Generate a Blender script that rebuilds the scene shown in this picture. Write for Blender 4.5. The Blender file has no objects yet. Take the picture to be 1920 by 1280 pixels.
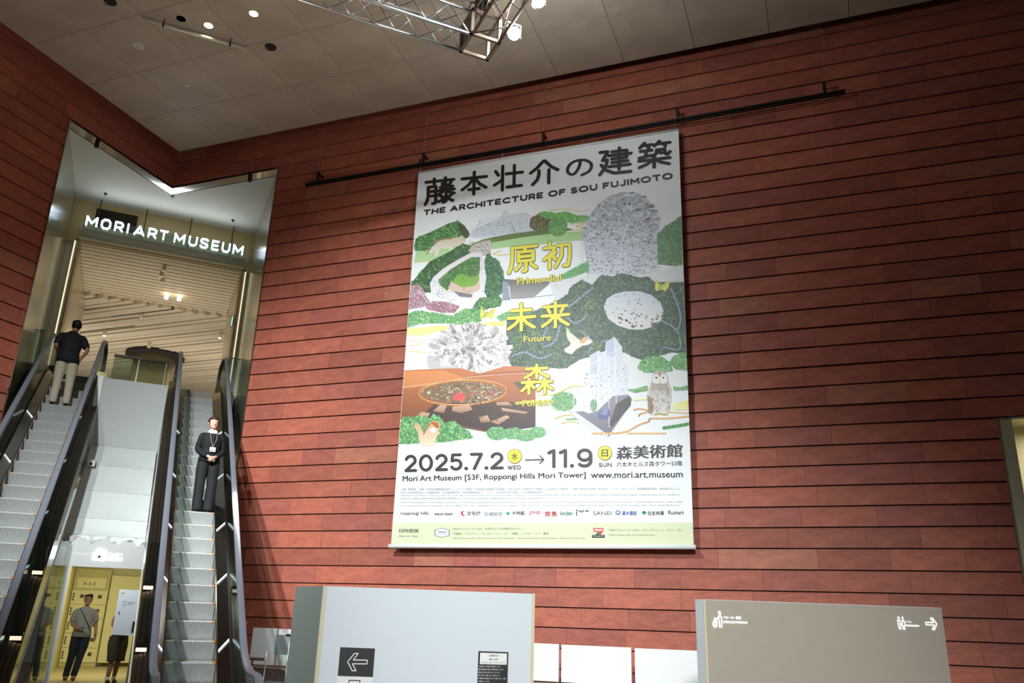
import bpy, math, random
from mathutils import Vector, Matrix
random.seed(7)
SC = bpy.context.scene
COL = SC.collection
S2 = math.sqrt(.5)
EYE = 1.58
FPX = 1537.0
# ------------------------------------------------------------------ camera
RW = ((0.90704937, -0.42005285, 0.02858387),
      (0.15783901, 0.27632196, -0.94801531),
      (0.39031818, 0.86440834, 0.31693838))
cam = bpy.data.cameras.new('camera')
cam.sensor_width = 36.0
cam.lens = FPX / 1920 * 36
cam.clip_start = 0.05
cam.clip_end = 200
camo = bpy.data.objects.new('camera', cam)
COL.objects.link(camo)
r, d, f_ = (Vector(v) for v in RW)
camo.matrix_world = Matrix(((r.x, -d.x, -f_.x, 0), (r.y, -d.y, -f_.y, 0), (r.z, -d.z, -f_.z, EYE), (0, 0, 0, 1)))
SC.camera = camo
# ------------------------------------------------------------------ world and light
SC.view_settings.view_transform = 'Standard'
SC.view_settings.look = 'None'
SC.view_settings.exposure = 0.0
SC.view_settings.gamma = 1.0
SC.view_settings.use_curve_mapping = False
SC.render.film_transparent = False
wd = bpy.data.worlds.new('world')
SC.world = wd
wd.use_nodes = True
wd.node_tree.nodes['Background'].inputs[0].default_value = (0.95, 1.0, 0.92, 1)
wd.node_tree.nodes['Background'].inputs[1].default_value = 0.03


def uw(u, w, z):
    """along the main wall, towards the main wall, up"""
    return Vector(((u + w) * S2, (w - u) * S2, z))


def spot(name, loc, to, power, size=60, blend=.6, rad=.12, col=(1, 1, 1)):
    l = bpy.data.lights.new(name, 'SPOT')
    l.energy = power
    l.spot_size = math.radians(size)
    l.spot_blend = blend
    l.shadow_soft_size = rad
    l.color = col
    o = bpy.data.objects.new(name, l)
    o.location = loc
    o.rotation_euler = (Vector(to) - Vector(loc)).to_track_quat('-Z', 'Y').to_euler()
    COL.objects.link(o)
    return o


def area(name, loc, to, power, sx, sy, col=(1, 1, 1)):
    l = bpy.data.lights.new(name, 'AREA')
    l.shape = 'RECTANGLE'
    l.size = sx
    l.size_y = sy
    l.energy = power
    l.color = col
    o = bpy.data.objects.new(name, l)
    o.location = loc
    o.rotation_euler = (Vector(to) - Vector(loc)).to_track_quat('-Z', 'Y').to_euler()
    COL.objects.link(o)
    return o


COOL = (.93, .98, 1.0)
WARM = (1.0, .84, .58)
spot('truss_spot', (-4.0, 5.0, 9.6), (3.8, 13.4, 3.2), 7800, 60, 1.0, .10, COOL)
spot('truss_spot', (-3.2, 4.6, 9.6), (-.4, 15.0, 3.6), 4800, 46, 1.0, .08, COOL)
spot('truss_spot', (3.75, 8.2, 9.3), (7.0, 10.6, 2.0), 260, 96, 1.0, .10, COOL)
spot('hall_fill', (-1.0, -3.0, 7.0), (4.9, 7.2, .9), 8600, 46, 1.0, .6, (.92, .97, 1))
area('hall_downlights', (-2.4, 11.5, 11.2), (-2.6, 12.5, 0), 60, 2, 2, (1, .95, .86))
spot('floor_bounce', (1.2, 4.2, .3), (.0, 13.2, 11.3), 1400, 56, 1.0, 1.0, (1, .90, .76))
area('sign_glow', (-.2, 19.25, 9.9), (-.2, 18.4, 10.44), 10, 3.2, .15, (.86, .94, 1))
area('upper_hall_light', (0, 23.0, 6.2), (0, 24.5, 9.4), 150, 5, 5, (1, .91, .78))
area('upper_hall_light', (0, 30.0, 6.2), (0, 31, 9.4), 420, 12, 9, (1, .92, .80))
area('locker_room_light', (-.3, 22.8, 2.55), (-.3, 24.4, 0), 105, 1.8, 3.4, (1, .985, .80))
area('locker_front_fill', (-.3, 17.6, 3.4), (-.3, 20.2, 1.6), 60, 1.0, 1.0, (.92, .97, 1))  # added fill without a fitting, brightens the board sign and lintel
area('board_fill', uw(-8.0, 10.2, 3.2), uw(-8.1, 11.9, .9), 22, .8, .5, (.95, .98, 1))  # added fill floating above the counter, no lamp there; lifts the white boards
area('doorway_light', uw(3.5, 12.85, 4.2), uw(3.5, 13.0, 0), 50, .5, .3, (1, .96, .84))
spot('ceiling_downlight', (.59, 12.6, 11.2), (.59, 12.6, 0), 60, 70, .6, .05, (1, .9, .7))


# ------------------------------------------------------------------ helpers
def lin(c):
    return tuple(((v / 255) / 12.92 if v / 255 <= .04045 else ((v / 255 + .055) / 1.055) ** 2.4) for v in c) + (1.0,)


MATS = {}


def mat(name, rgb=(200, 200, 200), rough=.6, metal=0., emit=0., var=0., vscale=6., bump=0., bscale=40., attr=False,
        alpha=1., trans=0., ior=1.45, stretch=(1, 1, 1), spec=.5):
    m = bpy.data.materials.new(name)
    m.use_nodes = True
    nt = m.node_tree
    b = nt.nodes['Principled BSDF']
    base = lin(rgb)
    b.inputs['Base Color'].default_value = base
    b.inputs['Roughness'].default_value = rough
    b.inputs['Metallic'].default_value = metal
    b.inputs['IOR'].default_value = ior
    b.inputs['Specular IOR Level'].default_value = spec
    if alpha < 1:
        b.inputs['Alpha'].default_value = alpha
    if trans:
        b.inputs['Transmission Weight'].default_value = trans
    if emit:
        b.inputs['Emission Color'].default_value = base
        b.inputs['Emission Strength'].default_value = emit
    tc = nt.nodes.new('ShaderNodeTexCoord')
    mp = nt.nodes.new('ShaderNodeMapping')
    mp.inputs['Scale'].default_value = stretch
    nt.links.new(tc.outputs['Object'], mp.inputs['Vector'])
    src = None
    if attr:
        at = nt.nodes.new('ShaderNodeAttribute')
        at.attribute_name = 'tint'
        src = at.outputs['Color']
        if attr == 'mul':
            mx = nt.nodes.new('ShaderNodeMix')
            mx.data_type = 'RGBA'
            mx.blend_type = 'MULTIPLY'
            mx.inputs[0].default_value = 1
            mx.inputs[6].default_value = base
            nt.links.new(src, mx.inputs[7])
            src = mx.outputs[2]
    if var:
        n = nt.nodes.new('ShaderNodeTexNoise')
        n.inputs['Scale'].default_value = vscale
        n.inputs['Detail'].default_value = 6
        n.inputs['Roughness'].default_value = .65
        nt.links.new(mp.outputs[0], n.inputs['Vector'])
        mr = nt.nodes.new('ShaderNodeMapRange')
        mr.inputs[1].default_value = .25
        mr.inputs[2].default_value = .75
        mr.inputs[3].default_value = 1 - var
        mr.inputs[4].default_value = 1 + var
        nt.links.new(n.outputs['Fac'], mr.inputs[0])
        hs = nt.nodes.new('ShaderNodeHueSaturation')
        nt.links.new(mr.outputs[0], hs.inputs['Value'])
        if src:
            nt.links.new(src, hs.inputs['Color'])
        else:
            hs.inputs['Color'].default_value = base
        src = hs.outputs[0]
    if src:
        nt.links.new(src, b.inputs['Base Color'])
    if bump:
        n = nt.nodes.new('ShaderNodeTexNoise')
        n.inputs['Scale'].default_value = bscale
        n.inputs['Detail'].default_value = 5
        nt.links.new(mp.outputs[0], n.inputs['Vector'])
        bp = nt.nodes.new('ShaderNodeBump')
        bp.inputs['Strength'].default_value = bump
        bp.inputs['Distance'].default_value = .01
        nt.links.new(n.outputs['Fac'], bp.inputs['Height'])
        nt.links.new(bp.outputs[0], b.inputs['Normal'])
    MATS[name] = m
    return m


def glassmat(name, rgb, fac=.12, rough=.02):
    m = bpy.data.materials.new(name)
    m.use_nodes = True
    nt = m.node_tree
    for n in list(nt.nodes):
        nt.nodes.remove(n)
    out = nt.nodes.new('ShaderNodeOutputMaterial')
    tr = nt.nodes.new('ShaderNodeBsdfTransparent')
    tr.inputs[0].default_value = lin(rgb)
    gl = nt.nodes.new('ShaderNodeBsdfGlossy')
    gl.inputs['Roughness'].default_value = rough
    lw = nt.nodes.new('ShaderNodeLayerWeight')
    lw.inputs[0].default_value = .35
    mr = nt.nodes.new('ShaderNodeMapRange')
    mr.inputs[3].default_value = fac * .45
    mr.inputs[4].default_value = min(1, fac * 4)
    nt.links.new(lw.outputs['Fresnel'], mr.inputs[0])
    mx = nt.nodes.new('ShaderNodeMixShader')
    nt.links.new(mr.outputs[0], mx.inputs[0])
    nt.links.new(tr.outputs[0], mx.inputs[1])
    nt.links.new(gl.outputs[0], mx.inputs[2])
    nt.links.new(mx.outputs[0], out.inputs[0])
    MATS[name] = m
    return m


def wl(o):
    v = Vector((0, 0, 0))
    while o is not None:
        v += o.location
        o = o.parent
    return v


class MB:
    def __init__(s):
        s.v = []
        s.f = []
        s.c = []
        s.nd = None      # direction in which every added piece is nudged a hair further out
        s.k = 0

    def add(s, vs, fs, col=(1, 1, 1, 1)):
        n = len(s.v)
        if s.nd is None:
            s.v += [Vector(v) for v in vs]
        else:
            s.k += 1
            s.v += [Vector(v) + s.nd * (6e-6 * s.k) for v in vs]
        s.f += [tuple(i + n for i in f) for f in fs]
        if len(col) and isinstance(col[0], (tuple, list)):
            s.c += list(col)
        else:
            s.c += [col] * len(vs)
        return s

    def box(s, a, b, T=None, col=(1, 1, 1, 1), top=None):
        x0, y0, z0 = a
        x1, y1, z1 = b
        vs = [(x0, y0, z0), (x1, y0, z0), (x1, y1, z0), (x0, y1, z0), (x0, y0, z1), (x1, y0, z1), (x1, y1, z1), (x0, y1, z1)]
        if T:
            vs = [T(*p) for p in vs]
        return s.add(vs, [(3, 2, 1, 0), (4, 5, 6, 7), (0, 1, 5, 4), (1, 2, 6, 5), (2, 3, 7, 6), (3, 0, 4, 7)], col)

    def prism(s, pts, off, col=(1, 1, 1, 1)):
        """flat polygon (3-D points) extruded by vector off"""
        n = len(pts)
        off = Vector(off)
        vs = [Vector(p) for p in pts] + [Vector(p) + off for p in pts]
        fs = [tuple(range(n))[::-1], tuple(range(n, 2 * n))]
        for i in range(n):
            j = (i + 1) % n
            fs.append((i, j, n + j, n + i))
        return s.add(vs, fs, col)

    def tube(s, path, r, n=8, col=(1, 1, 1, 1), rz=None, caps=True):
        """sweep; r radius or list; rz = second half-axis for an oval/flat section (r sideways, rz up)"""
        P = [Vector(p) for p in path]
        m = len(P)
        R = r if isinstance(r, (list, tuple)) else [r] * m
        base = len(s.v)
        vs = []
        prev = None
        for i, p in enumerate(P):
            t = (P[min(i + 1, m - 1)] - P[max(i - 1, 0)])
            t = t.normalized() if t.length > 1e-9 else Vector((0, 0, 1))
            if prev is None:
                ref = Vector((1, 0, 0)) if rz or abs(t.x) < .8 else Vector((0, 0, 1))
                if rz and abs(t.x) > .9:
                    ref = Vector((0, 1, 0))
                a = (ref - t * ref.dot(t)).normalized()
            else:
                a = (prev - t * prev.dot(t)).normalized()
            prev = a
            b = t.cross(a)
            for k in range(n):
                th = 2 * math.pi * k / n
                cx, cy = math.cos(th), math.sin(th)
                if rz:
                    q = .5
                    cx = math.copysign(abs(cx) ** q, cx)
                    cy = math.copysign(abs(cy) ** q, cy)
                vs.append(p + a * (R[i] * cx) + b * ((rz or R[i]) * cy))
        fs = []
        for i in range(m - 1):
            for k in range(n):
                k2 = (k + 1) % n
                fs.append((i * n + k, i * n + k2, (i + 1) * n + k2, (i + 1) * n + k))
        if caps:
            fs.append(tuple(range(n))[::-1])
            fs.append(tuple(range((m - 1) * n, m * n)))
        return s.add(vs, fs, col)

    def lathe(s, c, prof, n=24, col=(1, 1, 1, 1), axis='z'):
        c = Vector(c)
        vs = []
        for (rr, h) in prof:
            for k in range(n):
                th = 2 * math.pi * k / n
                p = Vector((rr * math.cos(th), rr * math.sin(th), h))
                if axis == 'y':
                    p = Vector((p.x, p.z, p.y))
                if axis == 'x':
                    p = Vector((p.z, p.x, p.y))
                vs.append(c + p)
        fs = []
        for i in range(len(prof) - 1):
            for k in range(n):
                k2 = (k + 1) % n
                fs.append((i * n + k, i * n + k2, (i + 1) * n + k2, (i + 1) * n + k))
        fs.append(tuple(range(n))[::-1])
        fs.append(tuple(range((len(prof) - 1) * n, len(prof) * n)))
        return s.add(vs, fs, col)

    def ball(s, c, r, n=10, m=7, col=(1, 1, 1, 1)):
        r = r if isinstance(r, (tuple, list)) else (r, r, r)
        c = Vector(c)
        vs = [c + Vector((0, 0, -r[2]))]
        for i in range(1, m):
            ph = -math.pi / 2 + math.pi * i / m
            for k in range(n):
                th = 2 * math.pi * k / n
                vs.append(c + Vector((r[0] * math.cos(ph) * math.cos(th), r[1] * math.cos(ph) * math.sin(th), r[2] * math.sin(ph))))
        vs.append(c + Vector((0, 0, r[2])))
        fs = [(0, 1 + (k + 1) % n, 1 + k) for k in range(n)]
        for i in range(m - 2):
            for k in range(n):
                k2 = (k + 1) % n
                fs.append((1 + i * n + k, 1 + i * n + k2, 1 + (i + 1) * n + k2, 1 + (i + 1) * n + k))
        L = len(vs) - 1
        fs += [(L, 1 + (m - 2) * n + k, 1 + (m - 2) * n + (k + 1) % n) for k in range(n)]
        return s.add(vs, fs, col)

    def build(s, name, m, parent=None, smooth=False, color=False, loc=None, kind=None, label=None):
        me = bpy.data.meshes.new(name)
        o = bpy.data.objects.new(name, me)
        COL.objects.link(o)
        if parent is not None:
            o.parent = parent
        if loc is not None:
            o.location = Vector(loc) - (wl(parent) if parent is not None else Vector((0, 0, 0)))
        org = wl(o)
        me.from_pydata([v - org for v in s.v], [], s.f)
        if color:
            ca = me.color_attributes.new('tint', 'FLOAT_COLOR', 'POINT')
            flat = []
            for c in s.c:
                flat += list(c)
            ca.data.foreach_set('color', flat)
        if smooth:
            me.polygons.foreach_set('use_smooth', [True] * len(me.polygons))
        me.materials.append(MATS[m] if isinstance(m, str) else m)
        me.update()
        if kind:
            o['kind'] = kind
        if label:
            o['label'] = label
        return o


def thing(name, label, cat, loc, group=None, kind=None):
    o = bpy.data.objects.new(name, None)
    o.empty_display_size = .1
    COL.objects.link(o)
    o.location = loc
    if kind:
        o['kind'] = kind
    else:
        o['label'] = label
        o['category'] = cat
    if group:
        o['group'] = group
    return o


def tag(o, label, cat, group=None):
    o['label'] = label
    o['category'] = cat
    if group:
        o['group'] = group
    return o


def ray(px, py):
    a, b = (px - 960) / FPX, (py - 640) / FPX
    return Vector((RW[0][i] * a + RW[1][i] * b + RW[2][i] for i in range(3)))


def pix(p):
    c = Vector(p) - Vector((0, 0, EYE))
    z = c.dot(f_)
    return (c.dot(r) / z * FPX + 960, c.dot(d) / z * FPX + 640) if z > .1 else (-9999, -9999)


# ------------------------------------------------------------------ materials
mat('stone', (255, 255, 255), .62, attr=True, var=.24, vscale=4.5, bump=.9, bscale=11, stretch=(1, 1, 2.2))
mat('joint_dark', (30, 20, 18), .9)
mat('ceiling_board', (184, 170, 152), .5, var=.22, vscale=1.1, bump=.15, bscale=14, stretch=(1, 1, 1))
mat('soffit_white', (214, 214, 200), .7, var=.02)
mat('bulkhead_beige', (212, 186, 138), .7, var=.02)
mat('mirror_steel', (176, 174, 158), .17, .72, var=.05, vscale=.8)
mat('polished_trim', (205, 200, 190), .12, 1.0)
mat('satin_wall', (196, 184, 152), .25, .55, var=.04, vscale=1)
mat('beam_steel', (176, 170, 148), .4, .35)
mat('slat_cream', (204, 192, 166), .6, var=.04)
mat('dark_void', (38, 32, 28), .9)
mat('floor_stone', (120, 108, 96), .35, var=.1, vscale=3)
mat('upper_floor', (150, 140, 125), .4)
mat('door_trim', (196, 188, 158), .3, .15)
mat('white_paint', (226, 228, 226), .55, var=.02)
mat('grey_panel', (176, 180, 176), .6, var=.03)
mat('net_fabric', (200, 206, 204), .8, var=.05, vscale=70, bump=.3, bscale=90)
mat('step_metal', (190, 194, 190), .42, .35)
mat('step_orange', (225, 140, 40), .5)
mat('skirt_metal', (120, 116, 108), .22, 1.0)
mat('deck_brown', (92, 80, 68), .3, .9)
mat('deck_black', (14, 13, 12), .5)
mat('brass_steel', (190, 170, 120), .16, 1.0)
mat('handrail_rubber', (112, 116, 126), .32, 0)
mat('black_matt', (18, 18, 19), .5)
mat('black_rail', (20, 18, 18), .45, .2)
mat('truss_alu', (214, 216, 218), .3, .85)
mat('truss_brown', (128, 112, 98), .5, .4)
mat('led_white', (240, 248, 255), .5, emit=2.0)
mat('sign_white', (225, 240, 255), .5, emit=1.7)
mat('lamp_glow', (245, 252, 255), .5, emit=40)
mat('warm_glow', (255, 236, 200), .5, emit=9)
mat('cove_glow', (255, 240, 205), .5, emit=1.1)
mat('skirt_led', (235, 245, 255), .5, emit=.9)
mat('box_led', (255, 232, 200), .5, emit=1.0)
mat('green_led', (120, 255, 230), .5, emit=3)
mat('banner_cloth', (238, 242, 242), .45, bump=.04, bscale=3)
mat('banner_print', (255, 255, 255), .45, attr=True)
mat('ink', (38, 32, 30), .4)
mat('panel_white', (205, 211, 214), .5, var=.01)
mat('panel_edge', (205, 196, 160), .5)
mat('panel_shaded', (168, 158, 142), .6, var=.03)  # shade of the unlit sign wall front, put into its colour
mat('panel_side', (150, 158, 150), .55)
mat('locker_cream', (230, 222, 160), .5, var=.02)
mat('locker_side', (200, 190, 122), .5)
mat('locker_mark', (92, 66, 48), .6)
mat('locker_floor', (176, 160, 112), .4)
mat('sign_plate', (226, 232, 238), .5)
mat('ink_blue', (120, 130, 150), .5)
mat('dark_plate', (44, 44, 44), .5)
mat('print_white', (226, 226, 220), .5)
mat('board_white', (232, 234, 232), .5)
mat('skin_tone', (222, 178, 156), .5)
mat('skin_tan', (176, 122, 96), .55)
mat('skin_far', (172, 122, 92), .55)
mat('hair_brown', (60, 32, 26), .45)
mat('hair_black', (20, 17, 16), .5)
mat('cloth_black', (24, 26, 28), .8, bump=.3, bscale=14)
mat('cloth_charcoal', (32, 35, 37), .8, bump=.3, bscale=14)
mat('cloth_khaki', (196, 184, 162), .85, bump=.3, bscale=12)
mat('cloth_grey', (150, 150, 138), .85, bump=.3, bscale=12)
mat('cloth_navy', (32, 34, 44), .85, bump=.3, bscale=12)
mat('cloth_olive', (72, 62, 44), .85, bump=.3, bscale=12)
mat('cloth_white', (240, 240, 238), .7)
mat('shoe_black', (16, 15, 15), .35)
mat('shoe_brown', (120, 82, 54), .5)
mat('lip', (190, 96, 92), .5)
mat('metal_post', (180, 182, 180), .3, .8)
mat('screen_grey', (128, 138, 142), .35)
mat('rail_brown', (98, 78, 62), .5)
glassmat('rail_glass', (214, 228, 222), .10)
glassmat('clear_glass', (225, 238, 234), .16)

# ------------------------------------------------------------------ setting
KC = .9722
CEIL = 11.078
WTOP = 12.2
UL = -12.996          # left wall plane (u)
WM = 12.6             # main wall plane (w)
HEAD = 10.42          # bottom of the stone over the corner opening
CL, CR = -2.27, 1.734  # faces of the passage
UO = -10.148          # opening edge on the main wall (u)
WO = 9.786            # opening edge on the left wall (w)
CX, CY = uw(UL, WM, 0).x, uw(UL, WM, 0).y

fl = MB()
fl.box((-16, -4, -.2), (16, 27.5, 0))
fo = fl.build('floor', 'floor_stone', kind='structure')
m = MB()
m.box((CL + .9, 20.0, 0.0), (.8, 27.0, .006))
m.build('locker_floor_finish', 'locker_floor', fo)

# course levels
lev = [WTOP, 11.988, 11.681, 11.375]
z = 11.068
while z > 4.7:
    lev.append(z)
    z -= .3066
z = 4.629
while z > -.05:
    lev.append(z)
    z -= .2917
lev.append(0.0)


def tint():
    k = random.random()
    base = Vector((.385, .106, .063))
    v = random.uniform(.88, 1.12)
    c = base * v
    if k > .95:
        c = Vector((.43, .15, .088)) * random.uniform(.88, 1.0)
    elif k < .10:
        c = base * random.uniform(.76, .86)
    elif k < .4:
        c = Vector((.35, .097, .067)) * v
    return (c.x, c.y, c.z, 1)


def cladding(name, T, a0, a1, holes, sgn, seed):
    """T(a, d, z): along the wall, out from the wall, up"""
    random.seed(seed)
    root = MB()
    for (b0, b1, z0, z1) in holes['slabs']:
        root.box((b0, -.25, z0), (b1, 0.0, z1), T)
    ro = root.build(name, 'joint_dark', kind='structure')
    tiles = []
    for i in range(len(lev) - 1):
        zt, zb = lev[i], lev[i + 1]
        if zt - zb < .05:
            continue
        a = a0 - random.uniform(0, .9)
        while a < a1:
            L = random.choice([.72, .9, 1.05, 1.2, 1.36]) + random.uniform(-.05, .05)
            p, q = max(a, a0), min(a + L, a1)
            a += L
            if q - p < .08:
                continue
            for (h0, h1, hz0, hz1) in holes['cuts']:
                if zb < hz1 - .02 and zt > hz0 + .02:
                    if p >= h0 - 1e-6 and q <= h1 + 1e-6:
                        p = q
                    elif p < h0 < q:
                        q = h0
                    elif p < h1 < q:
                        p = h1
            if q - p < .05:
                continue
            zz0, zz1 = zb, zt
            for (h0, h1, hz0, hz1) in holes['cuts']:
                if hz1 < zz1 and hz1 > zz0 and p < h1 and q > h0:
                    zz0 = hz1
            tiles.append((p, q, zz0, zz1, tint(), random.uniform(-.004, .006)))

    def size(t):
        c = [pix(T(x, .03, zz)) for x in (t[0], t[1]) for zz in (t[2], t[3])]
        xs = [min(max(p[0], 0), 1920) for p in c]
        ys = [min(max(p[1], 0), 1280) for p in c]
        ar = (max(xs) - min(xs)) * (max(ys) - min(ys))
        cx, cy = sum(xs) / 4, sum(ys) / 4
        if 790 < min(xs) and max(xs) < 1265 and 330 < cy < 1000:
            ar *= .01
        if cy > 1150 and 560 < cx < 1770:
            ar *= .01
        return ar
    tiles.sort(key=size, reverse=True)
    rest = MB()

    def tile(mb, t):
        p, q, zb, zt, c, dd = t
        g = .0015
        v = [(p + g, .0, zb + .017), (q - g, .0, zb + .017), (q - g, .034 + dd, zb + .017), (p + g, .034 + dd, zb + .017),
             (p + g, .0, zt), (q - g, .0, zt), (q - g, .012 + dd * .5, zt), (p + g, .012 + dd * .5, zt)]
        fs = [(3, 2, 1, 0), (4, 5, 6, 7), (0, 1, 5, 4), (1, 2, 6, 5), (2, 3, 7, 6), (3, 0, 4, 7)]
        mb.add([T(*x) for x in v], fs, c)
    for k, t in enumerate(tiles):
        if k < 298:
            mb = MB()
            tile(mb, t)
            mb.build('stone_tile', 'stone', ro, color=True, loc=T((t[0] + t[1]) / 2, 0, (t[2] + t[3]) / 2))
        elif size(t) > 0 or k % 1 == 0:
            tile(rest, t)
    if rest.v:
        rest.build('stone_tiles', 'stone', ro, color=True, kind='stuff')
    return ro


DU0, DU1, DZ = 2.38, 4.6, 4.337   # doorway on the right
TM = lambda a, dd, z: uw(a, WM - dd, z)
TL = lambda a, dd, z: uw(UL + dd, a, z)
cladding('wall_right', TM, UL, 6.0,
         {'slabs': [(UL, UO, HEAD, WTOP), (UO, DU0, 0, WTOP), (DU0, DU1, DZ, WTOP), (DU1, 6.0, 0, WTOP)],
          'cuts': [(UL - 1, UO, -1, HEAD), (DU0, DU1, -1, DZ)]}, 1, 11)
cladding('wall_left', TL, 4.0, WM,
         {'slabs': [(4.0, WO, 0, WTOP), (WO, WM, HEAD, WTOP)],
          'cuts': [(WO, WM + 1, -1, HEAD)]}, 1, 12)

# ceiling: board panels with recessed seams
CU, CW = UL * KC, WM * KC
cb = MB()
cb.prism([uw(CU + .01, CW - .01, CEIL + .036), uw(6, CW - .01, CEIL + .036), uw(6, 0, CEIL + .036), uw(CU + .01, 0, CEIL + .036)], (0, 0, .08))
ceil = cb.build('ceiling', 'joint_dark', kind='structure')
sl_ = MB()
sl_.prism([uw(UL - .2, WM + .2, WTOP), uw(6, WM + .2, WTOP), uw(6, 0, WTOP), uw(UL - .2, 0, WTOP)], (0, 0, .1))
sl_.build('ceiling_void', 'joint_dark', kind='structure')
G = 1.285 * KC
for i in range(-1, 13):
    for j in range(0, 6):
        u0 = (-11.70 * KC) + (i - 1) * G
        w1 = 12.57 * KC - (j - 1) * G
        u1, w0 = u0 + G, w1 - G
        u0c, u1c, w0c, w1c = max(u0, CU), u1, w0, min(w1, CW)
        if u1c - u0c < .02 or w1c - w0c < .02:
            continue
        g = .0045
        mb = MB()
        mb.box((u0c + g, w0c + g, CEIL), (u1c - g, w1c - g, CEIL + .035), uw)
        mb.build('ceiling_panel', 'ceiling_board', ceil, loc=uw((u0c + u1c) / 2, (w0c + w1c) / 2, CEIL))

# corner opening: polished soffit lip, white ceiling behind it, beige bulkhead
lip = MB()
LW = .22
lip.box((UL - LW, WO, HEAD - .003), (UL, WM + LW, HEAD + .03), uw)
lip.box((UL, WM, HEAD - .003), (UO, WM + LW, HEAD + .03), uw)
lip.build('trim_1', 'polished_trim', kind='structure')
wc = MB()
zc = 10.44
wc.prism([Vector((CL, 16.34, zc)), Vector((CX, CY + .22, zc)), Vector((CR, 16.34, zc)), Vector((CR, 19.75, zc)), Vector((CL, 19.75, zc))], (0, 0, .06))
wc.build('ceiling_passage', 'soffit_white', kind='structure')
bh = MB()
bh.box((CL, 19.72, 9.42), (CR, 19.82, zc))
bo = bh.build('wall_bulkhead', 'bulkhead_beige', kind='structure')
g = thing('air_grille', 'dark rectangular air grille in the beige bulkhead above the lit lettering', 'grille', (-1.36, 19.7, 10.1))
mb = MB()
mb.box((-1.80, 19.69, 9.86), (-.92, 19.715, 10.29))
mb.build('back_plate', 'dark_void', g)
for k in range(12):
    mb = MB()
    zz = 9.885 + k * .033
    mb.prism([Vector((-1.79, 19.665, zz)), Vector((-1.79, 19.69, zz + .018)), Vector((-1.79, 19.69, zz + .01)), Vector((-1.79, 19.665, zz - .008))], (.86, 0, 0))
    mb.build('louvre', 'deck_brown', g)


def panelwall(name, x, thick, y0, y1, zs, mt, ys=None, back='joint_dark'):
    """wall on a plane of constant x made of separate sheets"""
    b = MB()
    xa, xb = sorted((x + thick, x + thick * .3))
    b.box((xa, y0, zs[0]), (xb, y1, zs[-1]))
    ro = b.build(name, back, kind='structure')
    ys = ys or [y0, y1]
    for i in range(len(zs) - 1):
        for j in range(len(ys) - 1):
            p = MB()
            xa, xb = sorted((x, x + thick * .3))
            p.box((xa, ys[j] + .003, zs[i] + .003), (xb, ys[j + 1] - .003, zs[i + 1] - .003))
            p.build('steel_sheet', mt, ro)
    return ro


zs = [0, 1.25, 2.65, 4.05, 5.45, 6.9, 8.4, 9.4, 10.44]
panelwall('wall_passage_left', CL, -.1, 16.10, 19.9, zs, 'mirror_steel', [16.10, 17.9, 19.9])
panelwall('wall_passage_right', CR, .1, 16.08, 19.9, zs, 'mirror_steel', [16.08, 17.9, 19.9])
tr = MB()
tr.box((WO, -.03, 0), (WO + .022, .052, HEAD), lambda a, b, c: TL(a, b, c))
tr.box((UO - .022, -.03, 0), (UO, .052, HEAD), lambda a, b, c: TM(a, b, c))
tr.build('trim_2', 'polished_trim', kind='structure')
# inner walls beyond the sign beam, lit from a slot
panelwall('wall_inner_left', -2.0, -.1, 19.72, 24.1, [5.9, 7.4, 8.6, 9.45], 'satin_wall', [19.72, 21.2, 22.7, 24.1], 'satin_wall')
panelwall('wall_inner_right', 1.56, .1, 19.72, 22.1, [5.9, 7.4, 8.6, 9.45], 'satin_wall', [19.72, 20.9, 22.1], 'satin_wall')
for x, lb in ((-2.10, 'warm strip of light up the left edge of the inner passage wall'), (1.66, 'warm strip of light up the right edge of the inner passage wall')):
    mb = MB()
    mb.box((x - .012, 19.69, 6.2), (x + .012, 19.715, 9.4))
    tag(mb.build('cove_light', 'cove_glow'), lb, 'light')
mb = MB()
mb.box((-3.4, 19.92, 5.9), (-2.0, 20.0, 9.7))
mb.build('wall_slot_left', 'soffit_white', kind='structure')
mb = MB()
mb.box((1.56, 19.92, 5.9), (2.9, 20.0, 9.7))
mb.build('wall_slot_right', 'soffit_white', kind='structure')
# mustard walls far behind
mb = MB()
mb.box((-7, 25.5, 5.9), (-2.35, 25.7, 9.3))
mb.build('wall_ochre_left', 'bulkhead_beige', kind='structure')
mb = MB()
mb.box((1.95, 25.0, 5.9), (7, 25.2, 9.3))
mb.build('wall_ochre_right', 'bulkhead_beige', kind='structure')

# slatted ceilings of the upper hall
sc_ = MB()
sc_.prism([Vector((-12, 23.1, 9.62)), Vector((12, 23.1, 9.62)), Vector((20, 48, 9.62)), Vector((-20, 48, 9.62))], (0, 0, .1))
sc_.box((-2.1, 19.7, 9.66), (1.7, 23.1, 9.76))
so = sc_.build('ceiling_slatted', 'slat_cream', kind='structure')
y = 19.78
while y < 23.1:
    mb = MB()
    mb.box((-2.0, y, 9.42), (1.6, y + .195, 9.64))
    mb.build('slat', 'slat_cream', so)
    y += .235
rest = MB()
k = 0
w = 14.6
while w < 44:
    # blades run parallel to the main wall
    u0, u1 = -40, -8
    a = max(u0, -(w + 0) - 6)
    pts = []
    # clip to y > 23.15 : (w-u)*S2 > 23.15 -> u < w - 32.74 ; x within +-14
    ub = w - 32.74
    ua = ub - 26
    xl = (ua + w) * S2
    if xl < -13:
        ua = -13 / S2 - w
    xr = (ub + w) * S2
    if xr > 12:
        ub = 12 / S2 - w
    if ub - ua > .3:
        dz = .02 * math.sin(k * 1.7)
        tgt = MB() if k < 84 else rest
        tgt.box((ua, w, 9.32 + dz), (ub, w + .17, 9.60), uw)
        if k < 84:
            tgt.build('slat', 'slat_cream', so)
        k += 1
    w += .225
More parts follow.
